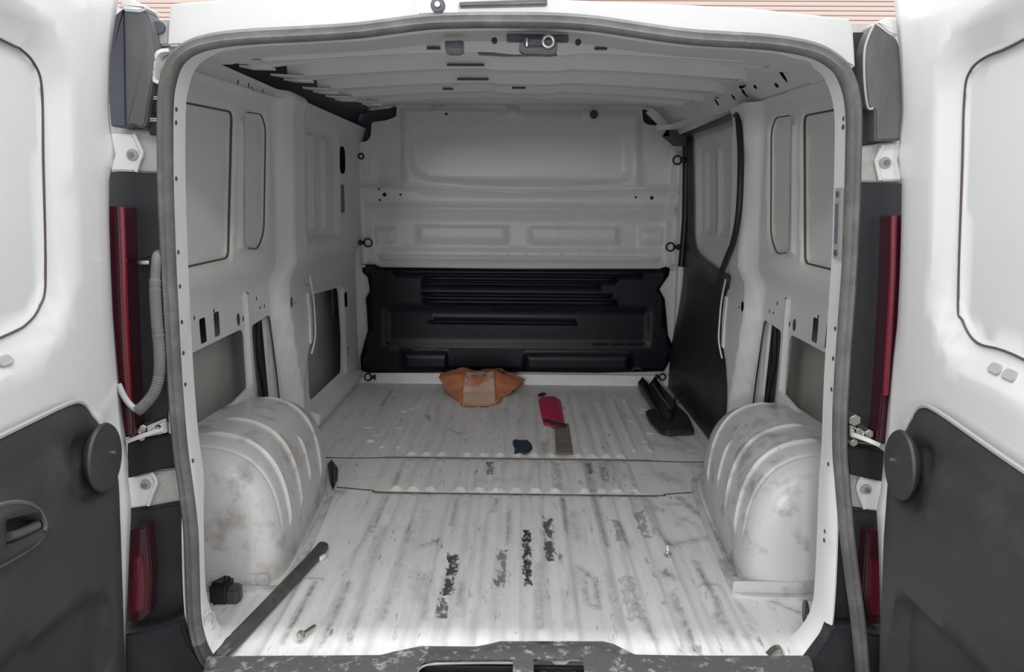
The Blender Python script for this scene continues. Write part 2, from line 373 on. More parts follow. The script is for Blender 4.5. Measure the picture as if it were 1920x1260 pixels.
STROKES = [((530, 1213), (593, 1097), 4, .8), ((603, 1217), (657, 1100), 4, .8), ((657, 1205), (690, 1100), 3, .6), ((718, 1165), (742, 1105), 4, .7), ((697, 1003), (727, 933), 3, .8),
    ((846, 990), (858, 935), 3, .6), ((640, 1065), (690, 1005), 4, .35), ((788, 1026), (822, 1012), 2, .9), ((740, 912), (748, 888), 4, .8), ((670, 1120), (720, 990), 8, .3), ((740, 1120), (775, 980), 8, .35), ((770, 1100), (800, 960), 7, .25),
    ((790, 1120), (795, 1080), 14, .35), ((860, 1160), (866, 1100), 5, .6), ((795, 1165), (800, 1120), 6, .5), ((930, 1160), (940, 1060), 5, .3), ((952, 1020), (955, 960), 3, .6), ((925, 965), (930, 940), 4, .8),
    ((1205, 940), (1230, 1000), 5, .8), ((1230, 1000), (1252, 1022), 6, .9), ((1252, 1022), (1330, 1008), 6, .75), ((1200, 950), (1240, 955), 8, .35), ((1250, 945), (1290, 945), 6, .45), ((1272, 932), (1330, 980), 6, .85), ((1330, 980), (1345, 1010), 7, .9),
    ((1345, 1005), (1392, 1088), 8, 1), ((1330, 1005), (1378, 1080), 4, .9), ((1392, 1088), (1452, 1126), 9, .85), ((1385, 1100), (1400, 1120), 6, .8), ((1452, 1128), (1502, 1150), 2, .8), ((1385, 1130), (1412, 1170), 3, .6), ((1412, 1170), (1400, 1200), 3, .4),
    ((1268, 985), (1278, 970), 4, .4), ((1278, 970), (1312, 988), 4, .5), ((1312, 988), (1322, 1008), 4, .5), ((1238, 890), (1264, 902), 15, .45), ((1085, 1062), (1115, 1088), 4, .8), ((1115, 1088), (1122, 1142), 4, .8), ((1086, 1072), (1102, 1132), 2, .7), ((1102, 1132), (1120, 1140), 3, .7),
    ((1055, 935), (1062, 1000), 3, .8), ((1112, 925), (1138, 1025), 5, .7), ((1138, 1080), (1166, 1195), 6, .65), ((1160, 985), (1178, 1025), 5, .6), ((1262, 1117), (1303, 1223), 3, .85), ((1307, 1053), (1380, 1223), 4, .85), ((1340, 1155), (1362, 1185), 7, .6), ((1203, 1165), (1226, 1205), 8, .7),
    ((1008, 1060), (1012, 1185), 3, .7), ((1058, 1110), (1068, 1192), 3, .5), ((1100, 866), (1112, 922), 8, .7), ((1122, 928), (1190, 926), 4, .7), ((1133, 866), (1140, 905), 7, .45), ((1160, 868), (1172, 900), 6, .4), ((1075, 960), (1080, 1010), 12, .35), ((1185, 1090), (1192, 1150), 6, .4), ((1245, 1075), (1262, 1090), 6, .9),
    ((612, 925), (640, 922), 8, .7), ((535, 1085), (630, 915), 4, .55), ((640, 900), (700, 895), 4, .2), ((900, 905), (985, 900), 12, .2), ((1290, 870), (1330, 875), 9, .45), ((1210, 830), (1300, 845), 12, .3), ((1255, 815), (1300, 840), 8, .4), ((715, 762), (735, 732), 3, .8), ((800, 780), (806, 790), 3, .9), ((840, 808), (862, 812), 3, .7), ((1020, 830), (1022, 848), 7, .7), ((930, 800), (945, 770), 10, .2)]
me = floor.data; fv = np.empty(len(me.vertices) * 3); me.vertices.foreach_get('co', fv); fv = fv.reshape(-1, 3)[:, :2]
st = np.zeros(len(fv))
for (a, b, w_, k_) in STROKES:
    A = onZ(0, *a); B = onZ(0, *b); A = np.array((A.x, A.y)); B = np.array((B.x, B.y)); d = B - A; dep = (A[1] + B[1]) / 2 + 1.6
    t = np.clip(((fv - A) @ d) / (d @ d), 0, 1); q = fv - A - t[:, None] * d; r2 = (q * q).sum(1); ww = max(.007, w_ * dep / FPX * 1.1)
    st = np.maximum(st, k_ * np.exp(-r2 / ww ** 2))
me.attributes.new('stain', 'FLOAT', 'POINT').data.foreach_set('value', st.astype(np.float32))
tag(floor, 'ribbed white metal van load floor with scuffs and black glue residue', 'floor', kind='structure')

# ---- left side wall
def capsule(side, x, y, a, b):
    p = wl(side, x, y); return ell(p.x, p.y, a, b)
def side_rear(side, q):
    """features and holes of the wall behind the pillar; q maps left-hand pixels to the side's own"""
    F = []; Hh = []
    wA = rp([(.22, .775), (.655, .775), (.735, 1.185), (.735, 1.19), (.22, 1.175)], .03)
    wA = rp([(.22, .775), (.66, .778), (.725, 1.19), (.22, 1.172)], .03)
    wB = rp([(.765, .80), (.895, .785), (.96, .84), (1.0, 1.17), (.965, 1.21), (.80, 1.20)], .035)
    F += [(wA, -.016, .007), (wB, -.016, .007)]
    F.append((rp([(.712, .80), (.735, .80), (.775, 1.17), (.752, 1.17)], .01), .008, .009))
    pil = rp([(1.03, 1.315), (1.27, 1.315), (1.27, .86), (1.30, .72), (1.40, .60), (1.40, .40), (1.335, .34), (1.29, .25), (1.26, -.02), (1.13, -.02), (1.165, .22), (1.115, .36), (1.065, .56), (1.05, .72)], .05)
    F.append((pil, .05, .045))
    F.append((rp([(.30, 1.235), (1.05, 1.255), (1.05, 1.27), (.30, 1.25)], .005), .007, .006))
    # lower openings to the outer skin
    Hh.append(rp([(.12, .28), (.44, .30), (.80, .35), (.80, .555), (.12, .55)], .03))
    Hh.append(rp([(.875, .10), (1.13, .10), (1.09, .35), (1.045, .56), (.875, .55)], .02))
    F.append((rp([(.827, .66), (.845, .66), (.85, .16), (.83, .16)], .006), .008, .006))
    for c_ in ([(373, 599), (384, 594), (388, 641), (377, 646)], [(400, 587), (410, 583), (413, 628), (403, 633)]): Hh.append(rp([wl(-1, *p) for p in c_], .008))
    for (x, y, a, b) in ((447, 599, .013, .020), (456, 598, .006, .009), (520, 566, .015, .019), (527, 568, .005, .006)):
        p = wl(-1, x, y); Hh.append(ell(p.x, p.y, a, b, 10))
    for (y, z, a, b) in [(.60, .64, .005, .006), (.62, .575, .004, .008), (.86, .655, .005, .005), (.93, .63, .005, .007), (.96, .595, .005, .005), (.475, .64, .004, .006), (1.0, .595, .004, .008)]:
        Hh.append(ell(y, z, a, b, 10))
    for (y, z) in [(.72, 1.264), (.80, 1.268), (.825, 1.262), (.915, 1.268)]: Hh.append(rect(y - .004, y + .004, z - .007, z + .007, .002, 2))
    # keyhole slots in the pillar
    Hh.append(rp([(1.225, 1.10), (1.245, 1.10), (1.247, 1.19), (1.238, 1.20), (1.228, 1.19)], .008))
    Hh.append(rp([(1.30, .63), (1.33, .62), (1.325, .70), (1.312, .71)], .008))
    return F, Hh, wA, wB
F, Hh, wA, wB = side_rear(-1, None)
# front half of the left wall
F += [(rp([(1.36, .79), (1.90, .77), (1.90, 1.22), (1.36, 1.24)], .05), -.018, .016)]
F += [(rp([(1.50, .82), (1.535, .82), (1.535, 1.19), (1.50, 1.19)], .01), .016, .009), (rp([(1.68, .82), (1.72, .82), (1.72, 1.19), (1.68, 1.19)], .01), .016, .009)]
F += [(rp([(1.42, .60), (2.30, .57), (2.30, .72), (1.42, .73)], .02), .012, .02)]
F += [(rp([(2.02, .10), (2.30, .08), (2.30, .55), (2.02, .55)], .03), .014, .02)]
Hh.append(rp([(1.46, .14), (1.97, .14), (2.0, .30), (1.97, .54), (1.46, .565)], .03))
Hh.append(rect(1.92, 2.025, 1.055, 1.175, .04)); 
Hh.append(rect(2.045, 2.10, .435, .505, .012)); Hh.append(ell(2.08, .232, .008, .009, 8)); Hh.append(ell(2.08, .212, .007, .008, 8))
F.append((rect(1.94, 2.02, .87, 1.02, .03), -.010, .008))
F += [(rp([(1.45, .02), (2.30, .02), (2.30, .09), (1.45, .10)], .01), .03, .02)]
wall_left = pressed('wall_left', [(.09, -.03), (2.40, -.03), (2.40, 1.290), (.09, 1.290)], F, Hh, Lmap, .025, 'wall')
tag(wall_left, 'left inner side panel of the van, grey painted pressed steel with slots', 'wall', kind='structure')
def skin(side, parent):
    n = 14; V = []; Fs = []
    for i in range(n + 1):
        z = -.06 + 1.395 * i / n; x = side * lerp_tab([(-.1, .90), (.3, .925), (.7, .915), (1.2, .87), (1.45, .78)], z)
        V += [(x, .03, z), (x, 2.44, z)]
    for i in range(n): Fs.append((2 * i, 2 * i + 1, 2 * i + 3, 2 * i + 2))
    return obj('outer_skin', V, Fs, 'skin', parent)
skin(-1, wall_left)
def post_detail(side, parent):
    mp = lambda u, v, h: Vector((side * (xb(v) - h), u, v))
    for x, y in ((380, 620), (406, 608), (447, 599), (520, 566)):
        p = wl(-1, x, y); box('slot_backing', mp(p.x, p.y, -.035), (.012, .09, .10), 'black', parent)  # black boxes stand in for the shade inside the slots
    # lamp-wire channel and inner skins seen through the second opening
    p = [(.97, -.02, .60), (.985, -.035, .42), (1.02, -.035, .30), (1.035, -.03, .10)]
    tube('inner_cable', [mp(u + .03, v, h) for u, h, v in p], .008, 'black', parent, n=8)
    prism('inner_baffle', rp([(1.035, .57), (1.08, .56), (1.12, .36), (1.16, .06), (1.075, .06), (1.06, .3)], .02), mp, -.025, -.015, 'wall', parent, 0)
    prism('inner_baffle', rp([(.90, .54), (.96, .56), (1.0, .06), (.92, .06)], .02), mp, -.045, -.035, 'skin', parent, 0)
    # pillar edge: raised lip and buffer plate on the inward bulge
    sweep('pillar_lip', smooth_path([mp(1.355, .66, .052), mp(1.385, .58, .054), mp(1.395, .50, .054), mp(1.39, .42, .054), mp(1.345, .36, .05)], 4), circ(.0035, 8), 'roof', parent, up=Vector((1, 0, 0)))
    prism('striker_plate', rp([(1.315, .60), (1.345, .60), (1.36, .52), (1.35, .41), (1.325, .40), (1.33, .5)], .008), mp, .046, .056, 'bulk', parent, .002)
    # dark beads drawn in for the shaded gap round the two window blanks
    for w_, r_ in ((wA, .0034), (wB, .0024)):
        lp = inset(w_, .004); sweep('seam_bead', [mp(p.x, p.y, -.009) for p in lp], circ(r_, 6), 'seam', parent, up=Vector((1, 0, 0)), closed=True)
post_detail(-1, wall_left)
# dark open channel over the left wall
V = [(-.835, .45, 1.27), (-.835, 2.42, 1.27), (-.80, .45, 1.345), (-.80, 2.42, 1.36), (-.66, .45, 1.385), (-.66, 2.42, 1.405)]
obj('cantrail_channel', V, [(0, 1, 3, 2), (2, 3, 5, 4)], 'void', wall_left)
# dark backing drawn in for the shade inside the front slot holes
for y, z in ((1.98, 1.117), (2.07, .47)):
    box('slot_backing', (-.875, y, z), (.01, .09, .16), 'void', wall_left)
box('slot_cover', (-(xb(.945) + .008), 1.98, .945), (.014, .075, .125), 'grey_plastic', wall_left, r=.006)

# ---- right side wall (rear half, then the sliding door)
F, Hh, wA, wB = side_rear(1, None)
outl = [(.09, -.03), (1.265, -.03), (1.30, .24), (1.345, .33), (1.41, .39), (1.41, .61), (1.31, .73), (1.285, .86), (1.285, 1.262), (.09, 1.262)]
wall_right = pressed('wall_right', outl, F, Hh, Rmap, .025, 'wall')
tag(wall_right, 'right inner side panel and door pillar of the van, grey painted steel', 'wall', kind='structure')
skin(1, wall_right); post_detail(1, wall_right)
# painted cantrail with slots along the right roof edge
cmap = lambda u, v, h: Vector((xb(1.262) - .10 * v - h * .7, u, 1.262 + .135 * v - h * .7))
ch = []
def cant(x, y):
    p0 = Vector((xb(1.262), 0, 1.262)); n = Vector((-.135, 0, -.10)).normalized()
    p = on_plane(p0, n, x, y); return Vector((p.y, (p.z - 1.262) / .135))
for (x, y, a, b) in [(1478, 128, .035, .09), (1467, 140, .012, .16), (1507, 126, .014, .06), (1456, 160, .014, .05), (1392, 161, .04, .05), (1416, 163, .013, .05), (1395, 174, .014, .10), (1401, 180, .01, .04), (1345, 180, .04, .05), (1375, 182, .012, .08), (1344, 192, .012, .10), (1452, 188, .008, .05), (1474, 182, .008, .06), (1480, 180, .008, .05), (1497, 176, .009, .05)]:
    p = cant(x, y)
    if .1 < p.x < 2.35 and 0 < p.y < 1: ch.append(ell(p.x, p.y, a, b, 10))
cant_o = pressed('cantrail', [(.52, 0), (2.40, 0), (2.40, 1.0), (.52, 1.0)], [], ch, cmap, .06, 'wall', wall_right)
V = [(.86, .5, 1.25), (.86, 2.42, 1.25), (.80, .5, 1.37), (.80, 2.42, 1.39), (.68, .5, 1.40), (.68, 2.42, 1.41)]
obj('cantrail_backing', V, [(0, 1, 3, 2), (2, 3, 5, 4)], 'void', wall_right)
box('front_post', (.835, 2.34, .66), (.06, .05, 1.36), 'bulk', wall_right, r=.01)

# ---- sliding door in the right wall
XD = [(-.05, .79), (.10, .80), (.60, .845), (.8, .85), (1.32, .825)]
dmap = lambda u, v, h: Vector((lerp_tab(XD, v) - h, u, v))
df = [(rp([(1.40, .74), (2.16, .74), (2.16, 1.22), (1.40, 1.23)], [.12, .12, .05, .05]), -.02, .03),
      (rp([(1.60, .80), (1.83, .80), (1.83, 1.17), (1.60, 1.17)], .03), -.012, .012), (rp([(1.88, .80), (2.06, .80), (2.06, 1.17), (1.88, 1.17)], .03), -.012, .012)]
door3 = pressed('door_3', [(1.20, -.04), (2.36, -.04), (2.36, 1.275), (1.20, 1.275)], df, [], dmap, .03, 'wall')
tag(door3, 'closed sliding side door with dark lower trim, on the right of the van', 'door', kind='structure')
tp = rp([(1.20, -.03), (2.33, -.03), (2.33, 1.25), (2.20, 1.25), (2.19, .82), (2.12, .73), (1.98, .70), (1.6, .665), (1.20, .66)], [.01, .01, .02, .02, .08, .06, .08, .05, .01])
pressed('door_trim', tp, [(inset(tp, .02), .006, .01), (rp([(1.5, .1), (2.2, .1), (2.2, .55), (1.5, .5)], .05), .006, .02)], [], lambda u, v, h: dmap(u, v, h + .012), .05, 'dark_plastic', door3)
# black rubber seal that follows the door aperture
sp = [onY(2.30, 1284, 262), onY(2.30, 1283, 250), onX(.79, 1300, 246), onX(.77, 1345, 230), onX(.745, 1378, 216), onX(.733, 1384, 224), onX(.730, 1389, 290), onX(.730, 1386, 390), onX(.730, 1376, 450), onX(.735, 1362, 486), onX(.742, 1352, 515), onX(.748, 1346, 545)]
seal3 = sweep('door_seal', smooth_path(sp, 5), circ(.011, 8), 'black', door3, up=Vector((1, 0, 0)))
sweep('door_seal', smooth_path([onY(2.305, 1286, 255), onY(2.305, 1286, 330), onY(2.305, 1284, 420), onY(2.305, 1277, 500)], 5), circ(.017, 8), 'black', door3, up=Vector((1, 0, 0)))
rail = empty('sliding_door_rail', (.75, 1.9, 1.28), 'pale steel guide rail over the sliding door, running to the bulkhead', 'rail')
sweep('rail_bar', [onY(2.25, 1232, 239), onY(2.2, 1262, 238), onX(.77, 1310, 222), onX(.77, 1372, 202)], [(-.010, -.012), (.010, -.012), (.010, .012), (-.010, .012)], 'roof', rail, up=Vector((0, 0, 1)), smooth=False)
prism('rail_bracket', rp(XZ(2.32, [(1240, 256), (1250, 263), (1262, 274), (1284, 274), (1303, 263), (1306, 243), (1250, 241), (1252, 255)]), .004), Ymap(2.32), 0, .03, 'void', rail)
sweep('rail_brace', [onY(2.30, 1217, 207), onY(2.26, 1246, 236)], [(-.018, -.006), (.018, -.006), (.018, .006), (-.018, .006)], 'roof', rail, up=Vector((0, 1, 0)), smooth=False)
fix(rail)

# ---- roof skin and bows
V = []; Fs = []
nx = 24
for j, y in enumerate((.62, 1.2, 1.8, 2.46)):
    for i in range(nx + 1):
        x = -.86 + 1.72 * i / nx; V.append((x, y, 1.435 - .075 * (x / .86) ** 2))
for j in range(3):
    for i in range(nx): a = j * (nx + 1) + i; Fs.append((a, a + 1, a + nx + 2, a + nx + 1))
ceiling = obj('ceiling', V, Fs, 'roof')
tag(ceiling, 'van roof skin crossed by pale pressed steel roof bows', 'ceiling', kind='structure')
def bow(y0, zc, xl, xr, w=.030, hh=.045):
    V = []; Fs = []; n = 60
    for i in range(n + 1):
        x = xl + (xr - xl) * i / n
        e = max(0, (abs(x) - .52) / .22); e = min(e, 1); e = e * e * (3 - 2 * e)
        zb = zc - .036 * (x / .74) ** 2
        c = max(0, 1 - max(0, abs(x - .03) - .10) / .03); zb -= .007 * min(1, c)
        ww = w + .026 * e; ht = hh
        # rear face leans, flat soffit with a shallow swage, front face
        prof = [(-ww - .012, zb + ht), (-ww - .004, zb + .010), (-ww + .006, zb), (-.008, zb), (0, zb + .004), (.008, zb), (ww - .006, zb), (ww + .004, zb + .010), (ww + .012, zb + ht)]
        for (dy, z) in prof: V.append((x, y0 + dy, z))
    m = len(prof)
    for i in range(n):
        for k in range(m - 1): Fs.append((i * m + k, i * m + k + 1, (i + 1) * m + k + 1, (i + 1) * m + k))
    Fs.append(tuple(range(m))); Fs.append(tuple(n * m + k for k in range(m))[::-1])
    return obj('roof_bow', V, Fs, 'roof', ceiling, angle=40)
for y0, zc, xl, xr in ((.71, 1.342, -.735, .74), (1.085, 1.362, -.73, .76), (1.375, 1.362, -.715, .755), (1.63, 1.366, -.70, .74), (1.95, 1.384, -.66, .72)):
    b = bow(y0, zc, xl, xr)
    # dark slots punched in the rear face and the gusset foot
    zg = lambda x: zc - .036 * (x / .74) ** 2
    for dy, ln in ((-.05, .075), (.045, .055)):       # fish-tail prongs on the left end
        prism('gusset', rp([(xl + .05, y0 + dy - .012), (xl - ln * .6, y0 + dy - .045), (xl - ln * .2, y0 + dy + .006), (xl + .05, y0 + dy + .018)], .004), lambda u, v, h: Vector((u, v, zg(xl) + h - .002)), 0, .006, 'roof', b, 0)
    prism('gusset', rp([(xr - .06, y0 - .05), (xr + .02, y0 - .045), (xr + .028, y0 + .03), (xr - .06, y0 + .04)], .012), lambda u, v, h: Vector((u, v, zg(xr) + h - .002)), 0, .006, 'roof', b, 0)
    for (x0, x1, r_) in {1.085: [(838, 908, 130)], 1.375: [(857, 916, 154)], .71: [(800, 826, 105), (1114, 1138, 110), (1248, 1272, 118)], 1.63: [(830, 850, 183), (960, 985, 184)]}.get(y0, []):
        p0 = onY(y0 - .042, x0, r_); p1 = onY(y0 - .042, x1, r_)
        box('slot', ((p0.x + p1.x) / 2, y0 - .040, zg(p0.x) + .010), (p1.x - p0.x, .008, .007), 'void', b, r=.002)
front_rail = box('front_roof_rail', (0, 2.30, 1.425), (1.5, .16, .05), 'roof', ceiling, r=.015)

# ---- bulkhead
YB = 2.36
def BX(pts): return XZ(YB, pts)
bf = []
bf.append((rp(BX([(752, 204), (1200, 211), (1201, 352), (965, 362), (756, 349)]), .01), .008, .006))
bf.append((rp(BX([(768, 243), (1183, 248), (1186, 335), (1160, 345), (965, 350), (800, 339), (774, 330), (764, 280)]), [.05, .05, .05, .03, .2, .03, .05, .05]), -.022, .022))
bf.append((rp(BX([(676, 347), (780, 350), (965, 361), (1150, 355), (1272, 356), (1272, 366), (1150, 364), (965, 370), (780, 359), (676, 356)]), .01), .016, .010))
bf.append((rp(BX([(690, 384), (1265, 388), (1265, 399), (690, 395)]), .01), .014, .010))
bf.append((rp(BX([(700, 404), (1255, 408), (1250, 474), (712, 470)]), .03), -.012, .015))
bf.append((rp(BX([(784, 423), (952, 424), (952, 457), (784, 456)]), .012), .014, .009))
bf.append((rp(BX([(994, 425), (1160, 426), (1160, 460), (994, 459)]), .012), .014, .009))
bf.append((rp(BX([(702, 426), (742, 427), (742, 457), (706, 456)]), .012), .010, .008))
bf.append((rp(BX([(1200, 428), (1246, 430), (1243, 460), (1200, 460)]), .012), .010, .008))
bf.append((rp(BX([(712, 478), (1238, 483), (1238, 491), (712, 487)]), .006), .014, .009))
bf.append((rp(BX([(705, 280), (755, 275), (755, 345), (700, 345)]), .015), -.012, .012)); bf.append((rp(BX([(1204, 300), (1262, 305), (1260, 350), (1204, 352)]), .015), -.012, .012))
bf.append((rp(BX([(662, 262), (682, 262), (700, 480), (694, 500), (676, 500)]), .01), .035, .02)); bf.append((rp(BX([(1262, 282), (1284, 282), (1274, 500), (1252, 500), (1248, 470)]), .01), .035, .02))
for (x, y) in ((822, 203), (962, 207), (1104, 210)): bf.append((rp(BX([(x - 14, y - 6), (x + 14, y - 6), (x + 10, y + 10), (x - 10, y + 10)]), .01), .012, .01))
bh = [rp(BX([(640, 200), (676, 196), (690, 207), (733, 203), (736, 198), (744, 199), (743, 219), (722, 226), (697, 229), (695, 256), (688, 265), (640, 270)]), .012),
      rp(BX([(1204, 204), (1212, 206), (1242, 236), (1215, 234), (1206, 228)]), .01), rp(BX([(1246, 220), (1274, 226), (1282, 238), (1256, 236)]), .006)]
for (x, y, r) in ((721, 365, .010), (751, 365, .006), (1192, 370, .006), (1222, 371, .010), (837, 214, .007), (711, 355, .005), (712, 375, .006)):
    p = onY(YB, x, y); bh.append(ell(p.x, p.z, r, r, 10))
wall_front = pressed('wall_front', [(-.86, -.03), (.86, -.03), (.86, 1.44), (-.86, 1.44)], bf, bh, Ymap(YB), .03, 'bulk')
tag(wall_front, 'grey steel bulkhead with a shallow window-shaped pressing', 'wall', kind='structure')
obj('bulkhead_backing', [(-.95, 2.43, -.1), (.95, 2.43, -.1), (.95, 2.43, 1.5), (-.95, 2.43, 1.5)], [(0, 1, 2, 3)], 'void', wall_front)
p = onY(YB - .008, 1113, 215); cyl('hole_plug', (p.x, YB, p.z), (p.x, YB - .030, p.z), .020, 'blueplug', wall_front, bev=.003)
prism('foot_flange', [(-.83, 0), (.80, 0), (.80, .052), (-.83, .052)], lambda u, v, h: Vector((u, 2.318 + v * .35 - h, v)), 0, .010, 'jamb', wall_front, .002)
# black plastic liner over the lower bulkhead
lo = XZ(2.325, [(679, 496), (702, 496), (714, 501), (965, 504), (1236, 504), (1248, 500), (1256, 503), (1254, 516), (1236, 542), (1246, 560), (1249, 590), (1252, 628), (1262, 650), (1258, 672), (1245, 696), (1120, 699), (965, 697), (800, 698), (690, 699), (677, 693), (676, 670), (684, 640), (690, 620), (688, 580), (686, 560), (694, 545), (690, 520), (680, 510)])
lf = []
for (y, a, b, t) in ((509, 745, 1200, 4), (521, 800, 1150, 4), (531, 795, 1120, 3), (552, 800, 1140, 3), (565, 800, 1150, 4), (603, 812, 1080, 2)):
    lf.append((rp(XZ(2.325, [(a, y - t), (b, y - t + 3), (b, y + t + 3), (a, y + t)]), .006), .014, .007))
lf += [(rp(XZ(2.325, [(756, 660), (838, 660), (838, 692), (756, 692)]), .01), .008, .006), (rp(XZ(2.325, [(985, 664), (1180, 664), (1180, 694), (985, 694)]), .01), .008, .006), (rp(XZ(2.325, [(720, 575), (1220, 578), (1220, 650), (720, 650)]), .03), -.010, .02)]
liner = pressed('bulkhead_liner', lo, lf, [], Ymap(2.327), .03, 'liner')
tag(liner, 'black plastic liner with torn edges on the lower bulkhead', 'liner')
md = liner.modifiers.new('thick', 'SOLIDIFY'); md.thickness = .004; md.offset = 1
for i, (x, y) in enumerate(((682, 499), (1261, 504))):
    p = onY(2.318, x, y); cyl('rivet', (p.x, 2.328, p.z), (p.x, 2.316, p.z), .008, 'chrome', liner, bev=.002)

# ---- rear opening: jamb
seal_L = [(364, 1157), (361, 1080), (358, 998), (349, 919), (338, 839), (328, 720), (321, 600), (315, 480), (310, 330), (310, 200), (316, 150), (331, 112), (362, 88), (410, 75), (480, 68), (560, 64), (660, 58), (720, 51), (800, 41), (880, 38), (960, 38), (1040, 39), (1120, 45), (1200, 57), (1300, 70), (1440, 79), (1520, 93), (1562, 114), (1585, 142), (1600, 200), (1600, 300), (1597, 400), (1593, 500), (1586, 600), (1579, 700), (1575, 780)]
jl = [(430, 1262), (402, 1240), (377, 1208), (358, 1165), (352, 1110)] + [(349, 998)] + seal_L[3:] + [(1572, 860), (1566, 940), (1562, 1040), (1558, 1120), (1551, 1178), (1530, 1217), (1500, 1244), (1468, 1262)]
jp = smooth_path([onY(0, *p) for p in jl], 4)
trim1 = sweep('trim_1', jp, [(0, -.014), (-.004, 0), (-.004, .03), (0, .085), (.006, .085), (.006, 0), (.004, -.012)], 'jamb', angle=40)
tag(trim1, 'white painted jamb running round the rear door opening', 'door frame', kind='structure')
for i, (x, y) in enumerate([(345, 205), (347, 230), (339, 335), (344, 473), (352, 537), (349, 604), (354, 662), (357, 721), (365, 864), (371, 1007), (1564, 222), (1568, 238), (1553, 616), (1549, 672), (1547, 730), (1536, 870), (1531, 996), (1530, 1013)]):
    p = onY(.035, x, y); q = min(jp, key=lambda v: (Vector((v.x, v.z)) - Vector((p.x, p.z))).length)
    s = -1 if x < 900 else 1
    cyl('rivet', (q.x, .035, p.z), (q.x - s * .005, .035, p.z), .0045, 'void', trim1, seg=8)
# frame plate behind the seal
hole = [Vector((p.x, p.z)) for p in jp]
hole = [h + Vector((math.copysign(.004, h.x), 0)) for h in hole] + [Vector((hole[-1].x, -.40)), Vector((hole[0].x, -.40))]
plate = pressed('trim_2', [(-1.0, -.36), (1.0, -.36), (1.0, 1.276), (-1.0, 1.276)], [], [hole], Ymap(.05), .05, 'frame_metal')
tag(plate, 'rear corner pillars of the van body, dirty painted steel', 'pillar', kind='structure')
# white roof header above the opening
up = [(318, 88), (322, 24), (322, 9), (420, 2), (430, -26), (1030, -26), (1040, 1), (1200, 7), (1400, 17), (1592, 37), (1596, 60), (1600, 130)]
lowr = [p for p in seal_L if 336 < p[0] < 1584 and p[1] < 140]
hp = XZ(0, up) + XZ(0, [(x, y - 1) for x, y in reversed(lowr)])
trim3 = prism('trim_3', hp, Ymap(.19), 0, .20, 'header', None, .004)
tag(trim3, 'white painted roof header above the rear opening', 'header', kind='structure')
# header soffit inside the jamb, with lamp and latch
sV = []; sF = []
top = [p for p in jp if p.z > 1.10]
for p in top: sV += [(p.x * 1.0, .085, p.z), (p.x * .995, .20, p.z + .018 * max(0, min(1, (p.z - 1.12) / .06))), (p.x * .99, .40, p.z + .045 * max(0, min(1, (p.z - 1.12) / .06)))]
for i in range(len(top) - 1):
    for k in range(2): sF.append((3 * i + k, 3 * i + k + 1, 3 * i + k + 4, 3 * i + k + 3))
keep = []
for f in sF:
    if all(-.47 < sV[i][0] < .455 for i in f): keep.append(f)
obj('header_soffit', sV, keep, 'roof', trim1)
hb = [(-.9 + 1.8 * i / 24) for i in range(25)]
obj('header_bridge', [v for x in hb for v in ((x, .055, 1.270), (x, .625, 1.437 - .076 * (x / .86) ** 2))], [(2 * i, 2 * i + 1, 2 * i + 3, 2 * i + 2) for i in range(24)], 'white', trim1)
# ---- workshop: ground and the roller shutter behind the van
g = obj('ground', [(-6, -8, -.58), (6, -8, -.58), (6, 6.4, -.58), (-6, 6.4, -.58)], [(0, 1, 2, 3)], 'ground'); tag(g, 'grey concrete workshop floor under the van', 'ground', kind='structure')
wb = box('wall_back', (0, 6.30, 1.235), (12, .1, 3.63), 'slat_gap'); tag(wb, 'pale pink roller shutter behind the van roof', 'shutter', kind='structure')
sl0 = None
for i in range(83):
    if sl0 is None: sl0 = box('slat', (0, 6.235, -.535), (11.9, .022, .038), 'slat', wb, r=.006)
    else:
        c = sl0.copy(); COL.objects.link(c); c.parent = wb; c.location = (0, 0, i * .043)

# seam sealer lines across the floor
for pts in ([(-.80, 1.188), (-.6, 1.186), (-.5, 1.193), (-.43, 1.199), (0, 1.199), (.45, 1.199), (.52, 1.193), (.62, 1.188), (.80, 1.19)], [(-.60, .905), (-.47, .88), (-.42, .866), (0, .864), (.45, .866), (.5, .88), (.6, .90)]):
    sweep('seam_sealer', smooth_path([Vector((x, y, .001)) for x, y in pts], 6), [(-.0035, -.002), (.0035, -.002), (.0015, .0016), (-.0015, .0016)], 'seam', floor, up=Vector((0, 0, 1)))

